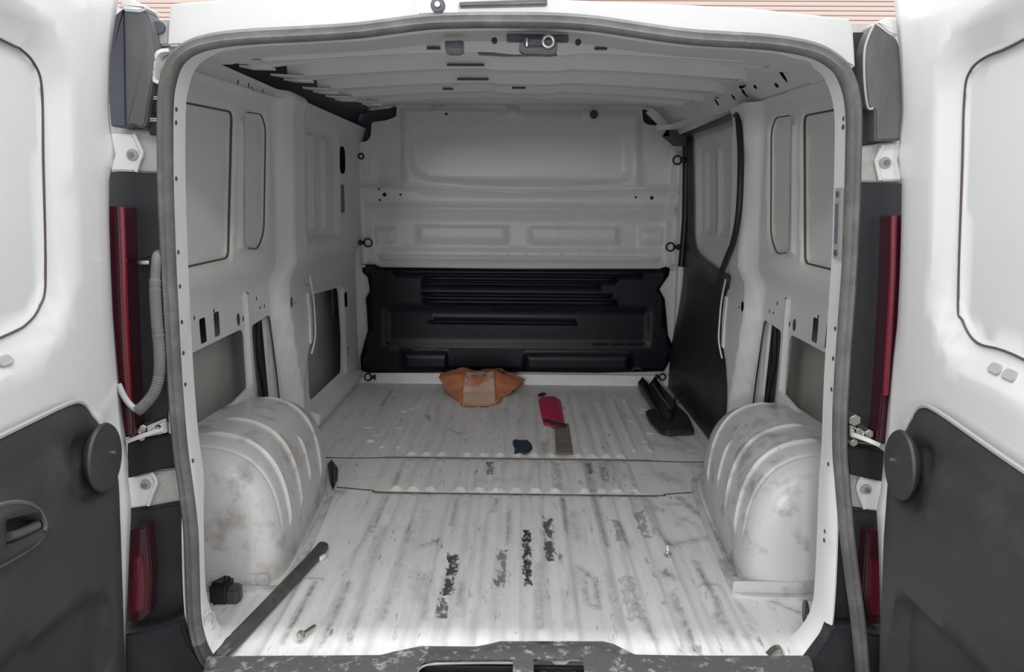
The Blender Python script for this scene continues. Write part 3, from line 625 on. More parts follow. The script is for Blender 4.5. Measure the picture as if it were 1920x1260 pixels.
# ================================================================== REAR DOORS
def make_door(side):
    epx = ([(226, -20), (215, 40), (207, 100), (204, 200), (206, 240), (214, 262), (217, 290), (215, 312), (206, 332), (205, 400), (208, 500), (213, 600), (222, 700), (232, 800), (240, 850), (241, 915), (247, 945), (244, 1000), (240, 1100), (236, 1200), (236, 1320)] if side < 0 else
           [(1674, -20), (1680, 40), (1687, 100), (1692, 200), (1691, 240), (1685, 265), (1681, 295), (1685, 320), (1690, 345), (1689, 420), (1687, 500), (1682, 600), (1670, 700), (1662, 800), (1655, 880), (1652, 915), (1643, 950), (1646, 1000), (1649, 1100), (1650, 1200), (1650, 1320)])
    tab = sorted((p.z, abs(p.x)) for p in (onY(-.03, *q) for q in epx))
    zs = np.array([t[0] for t in tab]); xs = np.array([t[1] for t in tab])
    # the edge outline carries the hinge bulges, the face itself is plain
    sm = np.polyfit(zs, xs, 2)
    face = lambda z: float(np.polyval(sm, z)); edge = lambda z: float(np.interp(z, zs, xs))
    SL = .09
    def dm(u, v, h):
        k = max(0, 1 - u / .03); X = face(v) * (1 - k) + edge(v) * k
        return Vector((side * (X - SL * u - h), -.03 - u, v))
    n = Vector((1, -side * SL, 0))
    def od(x, y, h=0):
        z = .6
        for _ in range(6):
            p = on_plane(Vector((side * (face(z) - h), -.03, 0)), n, x, y); z = p.z
        return Vector((-.03 - p.y, p.z))
    if side < 0: seam = [(0, 75), (35, 92), (62, 122), (75, 168), (78, 300), (82, 520), (72, 572), (48, 606), (0, 632)]
    else: seam = [(1920, 76), (1850, 108), (1822, 135), (1812, 180), (1808, 300), (1800, 560), (1808, 600), (1835, 642), (1905, 665)]
    sp = [od(*p, -.024) for p in seam]
    lo_, hi_ = sp[-1].y, sp[0].y
    loop = [Vector((.60, hi_ + .03))] + sp + [Vector((.60, lo_ - .02))]
    outer = rp(inset(loop, -.055), .03, 3); 
    D = pressed('door_%d' % (1 if side < 0 else 2), rp([(0, -.38), (.72, -.38), (.72, 1.42), (0, 1.42)], .012),
                [(outer, -.022, .05), (loop, -.004, .004), (rp([(.03, -.4), (.74, -.4), (.74, .60), (.16, .585), (.06, .56)], [.01, .01, .01, .08, .1]), .030, .075)], [], dm, .028, 'white')
    tag(D, 'open rear door on the %s, white with dark grey lower trim panel' % ('left' if side < 0 else 'right'), 'door', kind='structure')
    md = D.modifiers.new('thick', 'SOLIDIFY'); md.thickness = .05; md.offset = 1 if side < 0 else -1; md.use_even_offset = False
    low = rp([(.03, -.4), (.74, -.4), (.74, .60), (.16, .585), (.06, .56)], [.01, .01, .01, .08, .1])
    def hs(U, V):
        P = np.stack([np.atleast_1d(U), np.atleast_1d(V)], -1); H = 0
        for poly, d, w in ((outer, -.022, .05), (loop, -.004, .004), (low, .030, .075)):
            t = np.clip(sdist(P, poly) / w, 0, 1); H = H + d * t * t * (3 - 2 * t)
        return H
    def surf(u, v, extra=0): return dm(u, v, float(hs(u, v)[0]) + extra)
    tube('seam_bead', [surf(p.x, p.y, .001) for p in smooth_path([Vector((q.x, q.y, 0)) for q in loop], 3)],   .0019, 'seam', D, n=6, per=2)
    # dark lower trim
    if side < 0: tpx = [(0, 840), (80, 799), (160, 759), (186, 756), (203, 778), (212, 820), (219, 900), (223, 1000), (229, 1180), (232, 1260)]
    else: tpx = [(1920, 915), (1820, 843), (1722, 771), (1695, 762), (1680, 780), (1674, 830), (1668, 915), (1662, 1000), (1655, 1180), (1653, 1260)]
    tp = [od(*p, .045) for p in tpx]
    sl = (tp[0] - tp[1]); sl = sl / sl.x
    poly = [Vector((.66, tp[0].y + sl.y * (.66 - tp[0].x)))] + tp + [Vector((tp[-1].x, -.36)), Vector((.66, -.36))]
    if side < 0: ap = [(0, 1240), (100, 1165), (165, 1115), (188, 1106), (200, 1118), (206, 1180), (208, 1260)]
    else: ap = [(1860, 1270), (1780, 1190), (1712, 1122), (1696, 1110), (1686, 1118), (1678, 1180), (1676, 1260)]
    apx = [od(*p, .05) for p in ap]; s2 = (apx[0] - apx[2]); s2 = s2 / s2.x
    pocket = [Vector((.55, apx[0].y + s2.y * (.55 - apx[0].x)))] + apx + [Vector((apx[-1].x, -.34)), Vector((.55, -.34))]
    pocket = [Vector((p.x, max(p.y, -.34))) for p in pocket]
    feats = [(inset(poly, .004), .010, .012), (pocket, -.022, .014)]
    if side < 0:
        gr = [od(*p, .05) for p in [(-45, 985), (0, 946), (38, 940), (66, 956), (77, 985), (70, 1008), (48, 1028), (0, 1056), (-45, 1080)]]
        gi = [od(*p, .04) for p in [(-25, 975), (8, 966), (40, 958), (64, 978), (66, 990), (38, 1006), (0, 1024), (-25, 1030)]]
        feats += [(rp(gr, .02), .010, .008), (rp(gi, .012), -.030, .008)]
    # disc seat
    dc = od(203, 858, .063) if side < 0 else od(1680, 872, .063)
    feats.append((ell(dc.x + .035, dc.y - .008, .075, .062, 24), -.016, .012))
    T = pressed('trim_panel', poly, feats, [], dm, .028, 'trim_plastic', D, base=lambda U, V: hs(U, V) + .016); T['label'] = 'dark grey textured lower trim panel'
    sweep('trim_edge', smooth_path([Vector(surf(p.x, p.y, .014)) for p in poly[:len(tp) + 1]], 3), circ(.004, 6), 'plug', D, up=Vector((1, 0, 0)))
    if side < 0:
        sweep('handle_rim', [surf(p.x, p.y, .027) for p in rp(gr, .02)], circ(.0035, 6), 'grey_plastic', T, up=Vector((1, 0, 0)), closed=True)
        b = [od(*p, .05) for p in [(12, 1006), (36, 999), (66, 985)]]
        tube('pull_grip', [surf(p.x, p.y, .022) for p in b], .007, 'grey_plastic', T, n=8)
    # round buffer disc on the hinge side
    nin = Vector((-side, 0, 0)) + Vector((0, side * 0, 0)); nin = Vector((-side, -SL * -1 * 0, 0)).normalized()
    nin = Vector((-side * 1.0, SL, 0)).normalized()
    base = surf(dc.x, dc.y, .012)
    q = nin.to_track_quat('Z', 'Y').to_matrix(); V = []; Fs = []
    prof = [(.046, .0), (.058, .010), (.0595, .014), (.057, .018), (.045, .020), (.02, .021)]
    k = 36
    for (r, h) in prof:
        for i in range(k):
            a = 2 * math.pi * i / k; V.append(base + q @ Vector((r * math.cos(a), r * math.sin(a), h)))
    V.append(base + nin * .0215)
    for j in range(len(prof) - 1):
        for i in range(k): Fs.append((j * k + i, j * k + (i + 1) % k, (j + 1) * k + (i + 1) % k, (j + 1) * k + i))
    for i in range(k): Fs.append(((len(prof) - 1) * k + i, (len(prof) - 1) * k + (i + 1) % k, len(V) - 1))
    dsc = obj('buffer_disc', V, Fs, 'trim_plastic', D, angle=40)
    c0 = base + q @ Vector((.02 * 0, .0, 0)); cyl('screw', base + nin * .020 + Vector((0, .012, .004)), base + nin * .025 + Vector((0, .012, .004)), .004, 'chrome', dsc, seg=10)
    # grey blanking plugs under the window
    for (x, y) in (((8, 687), (34, 676)) if side < 0 else ((1837, 690), (1863, 702))):
        p = od(x, y, .01); o = prism('plug', rp([(p.x - .016, p.y - .006), (p.x + .016, p.y - .007), (p.x + .014, p.y + .006), (p.x - .014, p.y + .007)], .006), lambda u, v, h: surf(u, v, h), -.002, .004, 'plug', D, .001)
    return D, dm, od
doorL, dmL, odL = make_door(-1)
doorR, dmR, odR = make_door(1)

# ================================================================== WHEEL ARCHES
def arch(side, label):
    xw = .845; y0, y1 = .262, 1.035; yc = (y0 + y1) / 2; Ln = (y1 - y0) / 2; na = 520; nph = 46
    V = []; Fs = []; nn = 3.4
    root = empty('wheel_arch', (side * .7, yc, 0), label, 'wheel arch')
    for i in range(na + 1):
        a = -math.pi / 2 + math.pi * i / na; s = math.sin(a); y = yc + Ln * s
        k = max(0, 1 - abs(s) ** (9 if s < 0 else 5)) ** (1 / (9 if s < 0 else 5))
        kh = max(0, 1 - abs(s) ** (6 if s < 0 else 2.9)) ** (1 / (6 if s < 0 else 2.9))
        Wd = .272 - .055 * (s + 1) / 2; H = .35 - .012 * s
        for j in range(nph + 1):
            ph = math.pi / 2 * j / nph
            c, sn = math.cos(ph) ** (2 / nn), math.sin(ph) ** (2 / nn)
            x = Wd * k * c; z = H * kh * sn
            b = 0
            for yr, lo_, am in ((.395, .10, .008), (.52, .10, .008), (.645, .12, .007), (.79, .08, .007), (.335, .12, -.004)):
                g = math.exp(-((y - yr) / (.0048 if am > 0 else .004)) ** 2); wz = min(1, max(0, (z - lo_) / .02)); wx = min(1, max(0, (x - .05) / .03))
                if yr == .645: wz *= min(1, max(0, (.27 - z) / .02))
                b += am * g * wz * wx
            if y < .30 and z > .05: b *= 0
            dirx, dirz = c, sn
            x += b * dirx; z += b * dirz
            V.append((side * (xw - x), y, z))
    m = nph + 1
    for i in range(na):
        for j in range(nph): Fs.append((i * m + j, i * m + j + 1, (i + 1) * m + j + 1, (i + 1) * m + j))
    obj('arch_shell', V, Fs, 'arch' if side < 0 else 'arch_clean', root)
    # flange at the wall and welded foot flange on the floor
    mp = lambda u, v, h: Vector((side * (xb(v) - h), u, v))
    prism('wall_flange', rp([(.20, .235), (.45, .262), (.82, .318), (.83, .372), (.44, .322), (.20, .292)], .01), mp, -.002, .012, 'bulk', root, .002)
    for (y, z) in ((.50, .30), (.68, .33)): p0 = mp(y, z, .01); p1 = mp(y, z, .015); cyl('rivet', p0, p1, .007, 'black', root, seg=10)
    fl = []
    for (x, y) in ((.56, .255), (.555, .30), (.565, .5), (.585, .75), (.607, .95), (.64, 1.03), (.70, 1.065), (.80, 1.07)): fl.append(Vector((side * x, y, .004)))
    sweep('foot_flange', smooth_path([Vector((side * .80, .243, .004)), Vector((side * .62, .243, .004))] + fl, 4), [(-.009, -.004), (.009, -.004), (.009, .003), (-.009, .005)], 'arch_clean', root, up=Vector((0, 0, 1)))
    prism('base_strip', rect(.545 * side, .80 * side, .0, .035, .006) if side > 0 else rect(-.80, -.60, 0, .035, .006), lambda u, v, h: Vector((u, .262 - h, v)), 0, .004, 'arch_clean', root, .001)
    return fix(root)
archL = arch(-1, 'scuffed rust-stained wheel arch box on the left of the floor')
archR = arch(1, 'scuffed white wheel arch box on the right of the floor')

# ================================================================== RUBBER SEAL OF THE REAR OPENING
ws = [onZ(.016, 606, 1024), onZ(.016, 585, 1048), onZ(.016, 545, 1090), onZ(.016, 498, 1140), onZ(.016, 450, 1190), onZ(.018, 424, 1217), onY(-.02, 404, 1238), onY(-.022, 390, 1238), onY(-.02, 374, 1205)]
ws += [onY(-.014, *p) for p in seal_L] + [onY(-.018, 1575, 850), onY(-.026, 1579, 900), onY(-.036, 1584, 960), onY(-.045, 1590, 1020), onY(-.05, 1599, 1090), onY(-.055, 1607, 1150), onY(-.055, 1612, 1200), onY(-.055, 1618, 1270), onY(-.055, 1624, 1330)]
prof = [(.0135 * math.cos(a) * (1 - .22 * math.exp(-((math.cos(a)) / .25) ** 2)), .017 * math.sin(a) * (1 - .25 * math.exp(-((math.cos(a)) / .22) ** 2))) for a in [2 * math.pi * k / 22 for k in range(22)]]
seal = empty('door_seal_strip', (0, 0, 0), 'long grey rubber door seal round the rear opening, its end loose on the floor', 'seal')
wsp = smooth_path(ws, 5)
sweep('loose_end', wsp[:41], prof, 'rubber_dark', seal); sweep('seal_run', wsp[40:], prof, 'rubber', seal)
p = onZ(.014, 604, 1042); box('clip', (p.x, p.y, .009), (.010, .024, .012), 'white', seal, r=.003, rot=Matrix.Rotation(rad(-20), 3, 'Z'))
fix(seal)

# ================================================================== CORNER PILLARS: covers, hinges, lamps, straps
def plate_px(name, pts, y, thick, material, parent=None, r=.004, bev=.003):
    return prism(name, rp(XZ(y - thick, pts), r, 3), Ymap(y), 0, thick, material, parent, bev)
# upper pillar covers
c = empty('pillar_cover', onY(.03, 245, 130), 'dusty grey plastic cover high on the left rear pillar', 'pillar cover')
plate_px('cover_face', [(232, 16), (262, 14), (276, 24), (286, 58), (292, 92), (288, 135), (279, 192), (272, 236), (262, 240), (250, 233), (236, 240)], .045, .05, 'grey_plastic', c, r=.006)
plate_px('cover_side', [(212, 30), (234, 12), (237, 240), (207, 237), (203, 190), (204, 110)], .045, .038, 'void', c, r=.004)
plate_px('cover_cap', [(222, 8), (240, -6), (276, 14), (262, 22), (232, 20)], .045, .055, 'white', c, r=.004)
fix(c)
c = empty('pillar_cover', onY(.03, 1655, 150), 'smooth dark grey plastic cover high on the right rear pillar', 'pillar cover')
plate_px('cover_face', [(1641, 44), (1656, 58), (1682, 72), (1700, 130), (1704, 262), (1641, 264), (1641, 206), (1627, 201), (1621, 150), (1620, 98), (1628, 66)], .045, .05, 'grey_plastic', c, r=.006)
sweep('edge_bead', smooth_path([onY(-.008, *p) for p in [(1640, 44), (1628, 70), (1621, 98), (1621, 150), (1627, 200), (1637, 203)]], 4), circ(.0022, 6), 'plug', c)
plate_px('cover_cap', [(1641, 42), (1668, 30), (1690, 40), (1690, 66), (1672, 66)], .045, .04, 'white', c, r=.006)
plate_px('backing', [(1598, 60), (1634, 60), (1645, 270), (1610, 274), (1606, 200), (1597, 130)], .048, .02, 'dark_plastic', c, r=.004)
fix(c)
# latch loop and stops beside the left seal
c = empty('strap_loop', onY(.03, 300, 130), 'white metal loop bracket beside the upper left of the seal', 'bracket')
sweep('loop_rim', smooth_path([onY(.01, *p) for p in [(303, 156), (293, 148), (296, 110), (306, 98), (322, 96)]], 5), [(-.003, -.012), (.003, -.012), (.003, .012), (-.003, .012)], 'white', c)
plate_px('loop_plate', [(298, 112), (322, 98), (326, 120), (308, 150), (299, 145)], .03, .01, 'frame_metal', c, r=.003)
plate_px('anchor_plate', [(284, 38), (317, 36), (317, 84), (292, 86)], .03, .012, 'plug', c, r=.004)
p = onY(.018, 300, 52); cyl('anchor_hole', (p.x, .02, p.z), (p.x, .012, p.z), .011, 'void', c)
fix(c)
for i, (x, y) in enumerate(((283, 189), (282, 230))):
    b = empty('door_stop', onY(.03, x, y), ('upper' if i == 0 else 'lower') + ' white-topped black rubber stop beside the left seal', 'door stop', 'left pillar stops')
    plate_px('stop_body', [(x - 10, y - 5), (x + 14, y - 5), (x + 14, y + 24), (x - 2, y + 24)], .04, .03, 'black', b)
    plate_px('stop_top', [(x - 11, y - 9), (x + 13, y - 9), (x + 13, y - 3), (x - 11, y - 2)], .04, .034, 'white', b, r=.002)
    fix(b)
# hinge plates
def hinge(s, up_, label, zone, leaf, ridge, bolt):
    h = empty('hinge', onY(.03, *bolt), label); h.parent = doorL if s < 0 else doorR
    plate_px('pillar_plate', zone, .046, .012, 'frame_metal', h, r=.004)
    plate_px('leaf', leaf, .034, .010, 'bulk', h, r=.006)
    sweep('stiffening_rib', smooth_path([onY(.022, *p) for p in ridge], 5), circ(.0035, 6), 'white', h)
    p = onY(.02, *bolt); cyl('bolt_washer', (p.x, .026, p.z), (p.x, .020, p.z), .011, 'plug', h, bev=.001); cyl('bolt', (p.x, .021, p.z), (p.x, .013, p.z), .0055, 'chrome', h, seg=6)
    return fix(h)
hinge(-1, 1, 'upper hinge plate of the left rear door', [(205, 244), (299, 246), (298, 324), (205, 322)], [(205, 250), (250, 252), (266, 285), (256, 322), (205, 320)], [(251, 252), (262, 275), (266, 288), (260, 305), (255, 322)], (247, 290))
hinge(-1, 0, 'rusty lower hinge plate of the left rear door', [(225, 890), (345, 876), (348, 938), (230, 958)], [(225, 900), (284, 885), (293, 908), (280, 948), (228, 955)], [(284, 886), (292, 900), (292, 910), (284, 930), (278, 948)], (272, 909))
hinge(1, 1, 'upper hinge plate of the right rear door', [(1611, 274), (1700, 262), (1700, 342), (1609, 341)], [(1651, 272), (1700, 268), (1700, 338), (1651, 339), (1643, 302)], [(1656, 272), (1645, 296), (1643, 304), (1650, 338)], (1661, 305))
hinge(1, 0, 'lower hinge plate of the right rear door', [(1596, 886), (1665, 892), (1665, 962), (1600, 952)], [(1614, 893), (1665, 905), (1665, 962), (1620, 955), (1608, 915)], [(1616, 894), (1608, 913), (1612, 930), (1621, 954)], (1625, 918))
# lamp housings with long red lenses
def lamp(side, label, housing, strip, lens, lower, lens_low, tail):
    o = empty('tail_lamp', onY(.03, *lens[0]), label, 'tail lamp', 'tail lamps')
    plate_px('housing', housing, .047, .03, 'dark_plastic', o, r=.006)
    plate_px('channel', strip, .046, .012, 'grey_plastic', o, r=.004)
    L = plate_px('lens', lens, .04, .065, 'red_dark', o, r=.004); L['label'] = 'dark red upper lens'
    m_ = len(lens) // 2
    inner = [lens[k] for k in range(m_)] if side < 0 else lens[:m_]
    sweep('lens_ridge', smooth_path([onY(-.03, x - (6 if side < 0 else -6), y) for x, y in inner[0:m_]], 4), circ(.0065, 8), 'red', L)
    plate_px('lower_housing', lower, .047, .028, 'dark_plastic', o, r=.006)
    L2 = plate_px('lower_lens', lens_low, .04, .05, 'red_dark', o, r=.006); L2['label'] = 'dark red lower lens'
    plate_px('lens_facet', [( (x * .55 + tail[0] * .45), (y * .6 + tail[1] * .4)) for x, y in lens_low], -.006, .008, 'red', L2, r=.004)
    return fix(o)
lamp(-1, 'tall narrow tail lamp with red lens on the left rear pillar',
     [(198, 322), (300, 325), (312, 500), (318, 640), (325, 790), (300, 806), (240, 822), (198, 700)], [(246, 330), (292, 330), (300, 480), (304, 640), (292, 790), (252, 800), (244, 560)],
     [(234, 388), (238, 500), (243, 640), (249, 760), (252, 818), (228, 822), (205, 600), (198, 386)],
     [(225, 962), (340, 945), (345, 1000), (346, 1140), (360, 1200), (390, 1262), (228, 1262)], [(238, 998), (276, 986), (284, 1080), (280, 1150), (262, 1166), (232, 1168)], (262, 1120))
lamp(1, 'tall narrow tail lamp with red lens on the right rear pillar',
     [(1598, 342), (1712, 344), (1712, 700), (1690, 836), (1586, 828), (1582, 780), (1588, 600)], [(1634, 345), (1672, 345), (1668, 520), (1652, 640), (1650, 790), (1636, 790), (1642, 600)],
     [(1670, 404), (1667, 520), (1660, 640), (1654, 740), (1645, 830), (1675, 832), (1705, 600), (1706, 404)],
     [(1592, 955), (1665, 962), (1668, 1262), (1560, 1262), (1556, 1160), (1566, 1000)], [(1626, 996), (1660, 1000), (1662, 1170), (1632, 1172), (1618, 1100)], (1640, 1130))
# dark rubber blocks and check straps under the lamps
def strap(side, label, block, rod, bolts):
    o = empty('check_strap', onY(.0, *rod[0]), label, 'door check', 'door check straps')
    plate_px('rubber_block', block, .045, .035, 'black', o, r=.006)
    sweep('rod', smooth_path([onY(-.035, *rod[0]), onY(-.02, *rod[1]), onY(-.005, *rod[2])], 4), [(-.004, -.006), (.004, -.006), (.004, .006), (-.004, .006)], 'chrome', o)
    for (x, y, r) in bolts:
        p = onY(-.005, x, y); cyl('bolt', (p.x, .02, p.z), (p.x, -.014, p.z), r, 'chrome', o, seg=6, bev=.002)
    plate_px('arm', [(rod[1][0] - 14, rod[1][1] - 8), (rod[2][0], rod[2][1] - 16), (rod[2][0] + 4 * side * -1, rod[2][1] + 10), (rod[1][0] - 10, rod[1][1] + 8)] if side < 0 else [(rod[2][0], rod[2][1] - 14), (rod[1][0] + 12, rod[1][1] - 6), (rod[1][0] + 12, rod[1][1] + 10), (rod[2][0], rod[2][1] + 8)], .0, .012, 'frame_metal', o, r=.003)
    return fix(o)
strap(-1, 'steel door check rod and black block beside the left door', [(238, 828), (330, 812), (334, 872), (238, 898)], [(236, 828), (270, 815), (308, 802)], [(272, 802, .009), (268, 818, .008), (300, 800, .007)])
plate_px('bracket', [(313, 768), (326, 768), (332, 830), (316, 832)], .044, .03, 'jamb', plate, r=.002)
strap(1, 'steel door check rod and black block beside the right door', [(1586, 836), (1660, 846), (1660, 905), (1592, 890)], [(1650, 834), (1622, 822), (1596, 812)], [(1600, 786, .012), (1626, 812, .010), (1606, 808, .009), (1598, 828, .008)])
# wiring conduit hanging on the left pillar
o = empty('wiring_conduit', onY(-.02, 290, 600), 'grey corrugated wiring conduit hanging beside the left door', 'conduit')
cp = smooth_path([onY(y, *p) for y, p in [(.0, (304, 478)), (-.02, (296, 478)), (-.03, (293, 492)), (-.035, (291, 540)), (-.035, (294, 600)), (-.035, (299, 660)), (-.035, (298, 705)), (-.038, (288, 738)), (-.04, (268, 762)), (-.04, (258, 770))]], 16)
sweep('sleeve', cp, circ(.0105, 10), 'conduit', o, scale=lambda t: (.86 if t < .3 else 1) * (1 + .06 * (1 if int(t * 150) % 2 else -1) * (t > .3)))
sweep('cable', smooth_path([onY(-.04, *p) for p in [(266, 774), (248, 762), (234, 745), (222, 720)]], 5), circ(.006, 8), 'plug', o)
plate_px('support', [(256, 488), (282, 476), (298, 474), (284, 494), (262, 496)], .02, .02, 'black', o); 
p = onY(-.004, 270, 492); box('support_clip', (p.x, -.004, p.z), (.024, .01, .008), 'chrome', o, r=.002)
fix(o)
# lower corner mouldings of the bumper
for s_, lab, pts in ((-1, 'left', [(215, 1196), (300, 1176), (338, 1160), (350, 1200), (392, 1262), (395, 1330), (215, 1330)]), (1, 'right', [(1510, 1262), (1552, 1206), (1562, 1180), (1600, 1182), (1665, 1196), (1665, 1330), (1500, 1330)])):
    b = plate_px('bumper_corner', pts, .014, .045, 'dark_plastic', None, r=.01, bev=.006); tag(b, 'dark plastic bumper corner below the %s tail lamp' % lab, 'bumper')

# ================================================================== SILL COVER AND LATCHES
edge = [(388, 1231), (560, 1230), (714, 1229), (740, 1222), (790, 1212), (892, 1213), (918, 1208), (938, 1203), (1130, 1203), (1150, 1208), (1190, 1228), (1300, 1230), (1420, 1230), (1520, 1230)]
sc = empty('sill_cover', (0, -.05, 0), 'worn dark grey plastic tread cover along the rear sill', 'sill cover')
pe = XY(.012, edge)
bot = [Vector((.60, -.135)), Vector((-.60, -.135))]
hol1 = XY(.010, [(782, 1262), (792, 1250), (815, 1245), (962, 1244), (962, 1262)]); hol2 = XY(.010, [(1000, 1244), (1092, 1242), (1098, 1262), (1000, 1264)])
hol1 = hol1[:-1] + [Vector((hol1[-2].x, -.118)), Vector((hol1[0].x, -.118))]; hol2 = hol2[:2] + [Vector((hol2[1].x, -.118)), Vector((hol2[0].x, -.118))]
tread = pressed('tread', rp(pe + bot, .006, 2), [(rp(XY(.012, [(800, 1224), (900, 1222), (935, 1212), (1130, 1212), (1170, 1230)]) + [Vector((.2, -.12)), Vector((-.19, -.12))], .01), .006, .008)], [hol1, hol2], lambda u, v, h: Vector((u, v, .013 + h - max(0, -.10 - v) ** 1.5 * 2)), .025, 'sill', sc)
obj('tread_edge', [Vector((p.x, p.y, z)) for p in pe for z in (.013, -.004)], [(2 * i, 2 * i + 1, 2 * i + 3, 2 * i + 2) for i in range(len(pe) - 1)], 'sill', sc)
obj('sill_face', [(-.62, -.135, .0), (.62, -.135, 0), (.62, -.145, -.4), (-.62, -.145, -.4)], [(0, 1, 2, 3)], 'dark_plastic', sc)
box('pocket_floor', (0, -.07, -.05), (.9, .10, .01), 'black', sc); box('pocket_wall', (0, -.030, -.028), (.9, .01, .05), 'black', sc)
p = onZ(-.0, 1046, 1252); l = box('latch_plate', (p.x, p.y - .012, -.012), (.085, .03, .008), 'black', sc, r=.002)
for dx in (-.03, .0, .032): cyl('latch_bolt', (p.x + dx, p.y - .012, -.008), (p.x + dx, p.y - .012, -.002), .006, 'chrome', l, seg=8)
sweep('pull_rim', smooth_path([Vector((q.x, q.y, .010)) for q in XY(.010, [(782, 1260), (792, 1250), (815, 1245), (900, 1243), (962, 1243)])], 4), circ(.0025, 6), 'plug', sc)
fix(sc)
# header latch, lamp, third brake light
lt = empty('roof_latch', onY(.05, 1007, 80), 'dark steel door latch with striker under the roof header', 'latch')
def soff(x, y, d=0):
    q = onY(.12, x, y); return q
plate_px('latch_recess', [(949, 62), (1067, 64), (1066, 79), (950, 78)], .10, .012, 'void', lt, r=.004)
plate_px('latch_body', [(973, 79), (1046, 79), (1045, 96), (1036, 101), (982, 99), (973, 92)], .10, .035, 'grey_plastic', lt, r=.004)
plate_px('latch_mouth', [(982, 72), (1038, 72), (1036, 88), (984, 87)], .064, .006, 'void', lt, r=.003)
p = onY(.055, 1028, 78); ring('striker', (p.x, .055, p.z), (0, 1, 0), .010, .0035, 'chrome', lt)
p = onY(.055, 988, 80); box('striker_pin', (p.x, .055, p.z), (.004, .01, .016), 'chrome', lt, r=.001)
fix(lt)
ll = empty('cargo_lamp', onY(.12, 851, 88), 'small dark grey box lamp under the roof header left of the latch', 'lamp')
plate_px('lamp_body', [(833, 76), (869, 75), (869, 97), (863, 101), (841, 101), (835, 97)], .13, .02, 'grey_plastic', ll, r=.004)
p = onY(.109, 851, 85); plate_px('lamp_lens', [(838, 78), (865, 78), (864, 88), (839, 88)], .110, .004, 'void', ll, r=.003)
fix(ll)
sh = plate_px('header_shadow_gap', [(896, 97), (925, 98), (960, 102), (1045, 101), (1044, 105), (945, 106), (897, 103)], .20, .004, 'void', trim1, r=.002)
for (x, y) in ((927, 76), (1084, 79)):
    p = onY(.10, x, y); cyl('hole_plug', (p.x, .105, p.z), (p.x, .098, p.z), .006, 'black', trim1, seg=10)
bl = empty('brake_lamp', onY(-.02, 940, 8), 'long dark high-level brake lamp on the white roof header', 'brake lamp')
plate_px('lamp_bar', [(861, 3), (1026, -3), (1026, 10), (861, 14)], -.006, .010, 'grey_plastic', bl, r=.003)
plate_px('lamp_seat', [(861, 6), (1028, 0), (1028, 15), (861, 22)], -.003, .004, 'frame_metal', bl, r=.002)
plate_px('end_plate', [(780, -12), (858, -12), (858, 26), (782, 28)], .0, .016, 'jamb', bl, r=.003)
p = onY(-.02, 821, 10); cyl('screw_boss', (p.x, -.014, p.z), (p.x, -.024, p.z), .013, 'void', bl, bev=.002); cyl('screw', (p.x, -.023, p.z), (p.x, -.029, p.z), .005, 'chrome', bl, seg=8)
fix(bl)
# striker bracket on the right jamb
o = empty('jamb_striker', onY(.03, 1567, 420), 'pale latch striker bracket halfway up the right jamb', 'striker')
sx = onY(.03, 1567, 420).x
def jx(z): return min(jp, key=lambda v: abs(v.z - z) + (10 if v.x < 0 else 0)).x
zt, zb_ = onY(.03, 1567, 352).z, onY(.03, 1565, 486).z
sweep('striker_plate', [Vector((jx(z) - .006, .04, z)) for z in (zb_, (zb_ + zt) / 2, zt)], [(-.004, -.014), (.004, -.014), (.004, .014), (-.004, .014)], 'plug', o)
for z in (zb_ + .012, zt - .012): cyl('screw', (jx(z) - .008, .04, z), (jx(z) - .013, .04, z), .006, 'void', o, seg=10)
sweep('striker_slot', [Vector((jx(z) - .011, .04, z)) for z in (zb_ + .03, (zb_ + zt) / 2, zt - .03)], circ(.004, 6), 'void', o)
fix(o)

# ================================================================== LASHING EYES
def eye(name, label, c, out, R, hang=None, grp='bulkhead lashing eyes'):
    """eye bolt: shank from the flange along 'out', ring at the end"""
    o = empty(name, c, label, 'lashing eye', grp)
    out = Vector(out).normalized(); c = Vector(c)
    cyl('shank', c - out * (R * 2.1), c - out * (R * .7), .009, 'black', o, seg=10)
    cyl('collar', c - out * (R * 2.2), c - out * (R * 1.7), .014, 'black', o, seg=12)
    ring('eye_ring', c, (0, 1, 0), R, .0045, 'black', o)
    return fix(o)
eye('lashing_eye', 'black eye bolt at upper left of the bulkhead', onY(2.29, 677, 293), (1, 0, 0), .012)
eye('lashing_eye', 'black eye bolt at the left end of the bulkhead just above the liner', onY(2.29, 690, 455), (1, 0, 0), .020)
eye('lashing_eye', 'black eye bolt at upper right of the bulkhead', onY(2.29, 1270, 300), (-1, 0, 0), .020)
eye('lashing_eye', 'black eye bolt at the right end of the bulkhead just above the liner', onY(2.29, 1257, 463), (-1, 0, 0), .020)
eye('lashing_eye', 'black floor-level lashing eye in the left front corner', onY(2.27, 690, 707), (-1, 0, 0), .018, grp='floor lashing eyes')
eye('lashing_eye', 'black floor-level lashing eye in the right front corner', onY(2.27, 1242, 707), (1, 0, 0), .016, grp='floor lashing eyes')
o = empty('lashing_eye', onZ(0, 1273, 760), 'black oval lashing ring beside the black bracket by the sliding door', 'lashing eye', 'floor lashing eyes')
p = onY(2.0, 1273, 752); ring('eye_ring', p, (.35, -.9, .2), .033, .007, 'black', o, squash=.72); cyl('shank', p + Vector((.0, 0, -.03)), (p.x, p.y, .0), .010, 'black', o, seg=10)
fix(o)
o = empty('lashing_eye', onZ(0, 1510, 1160), 'dark steel oval lashing ring by the foot of the right jamb', 'lashing eye', 'floor lashing eyes')
p = onY(.16, 1511, 1150); ring('eye_ring', p, (.85, -.5, .15), .027, .0045, 'grey_plastic', o, squash=.7); box('anchor', p + Vector((.016, 0, -.028)), (.02, .02, .024), 'black', o)
fix(o)
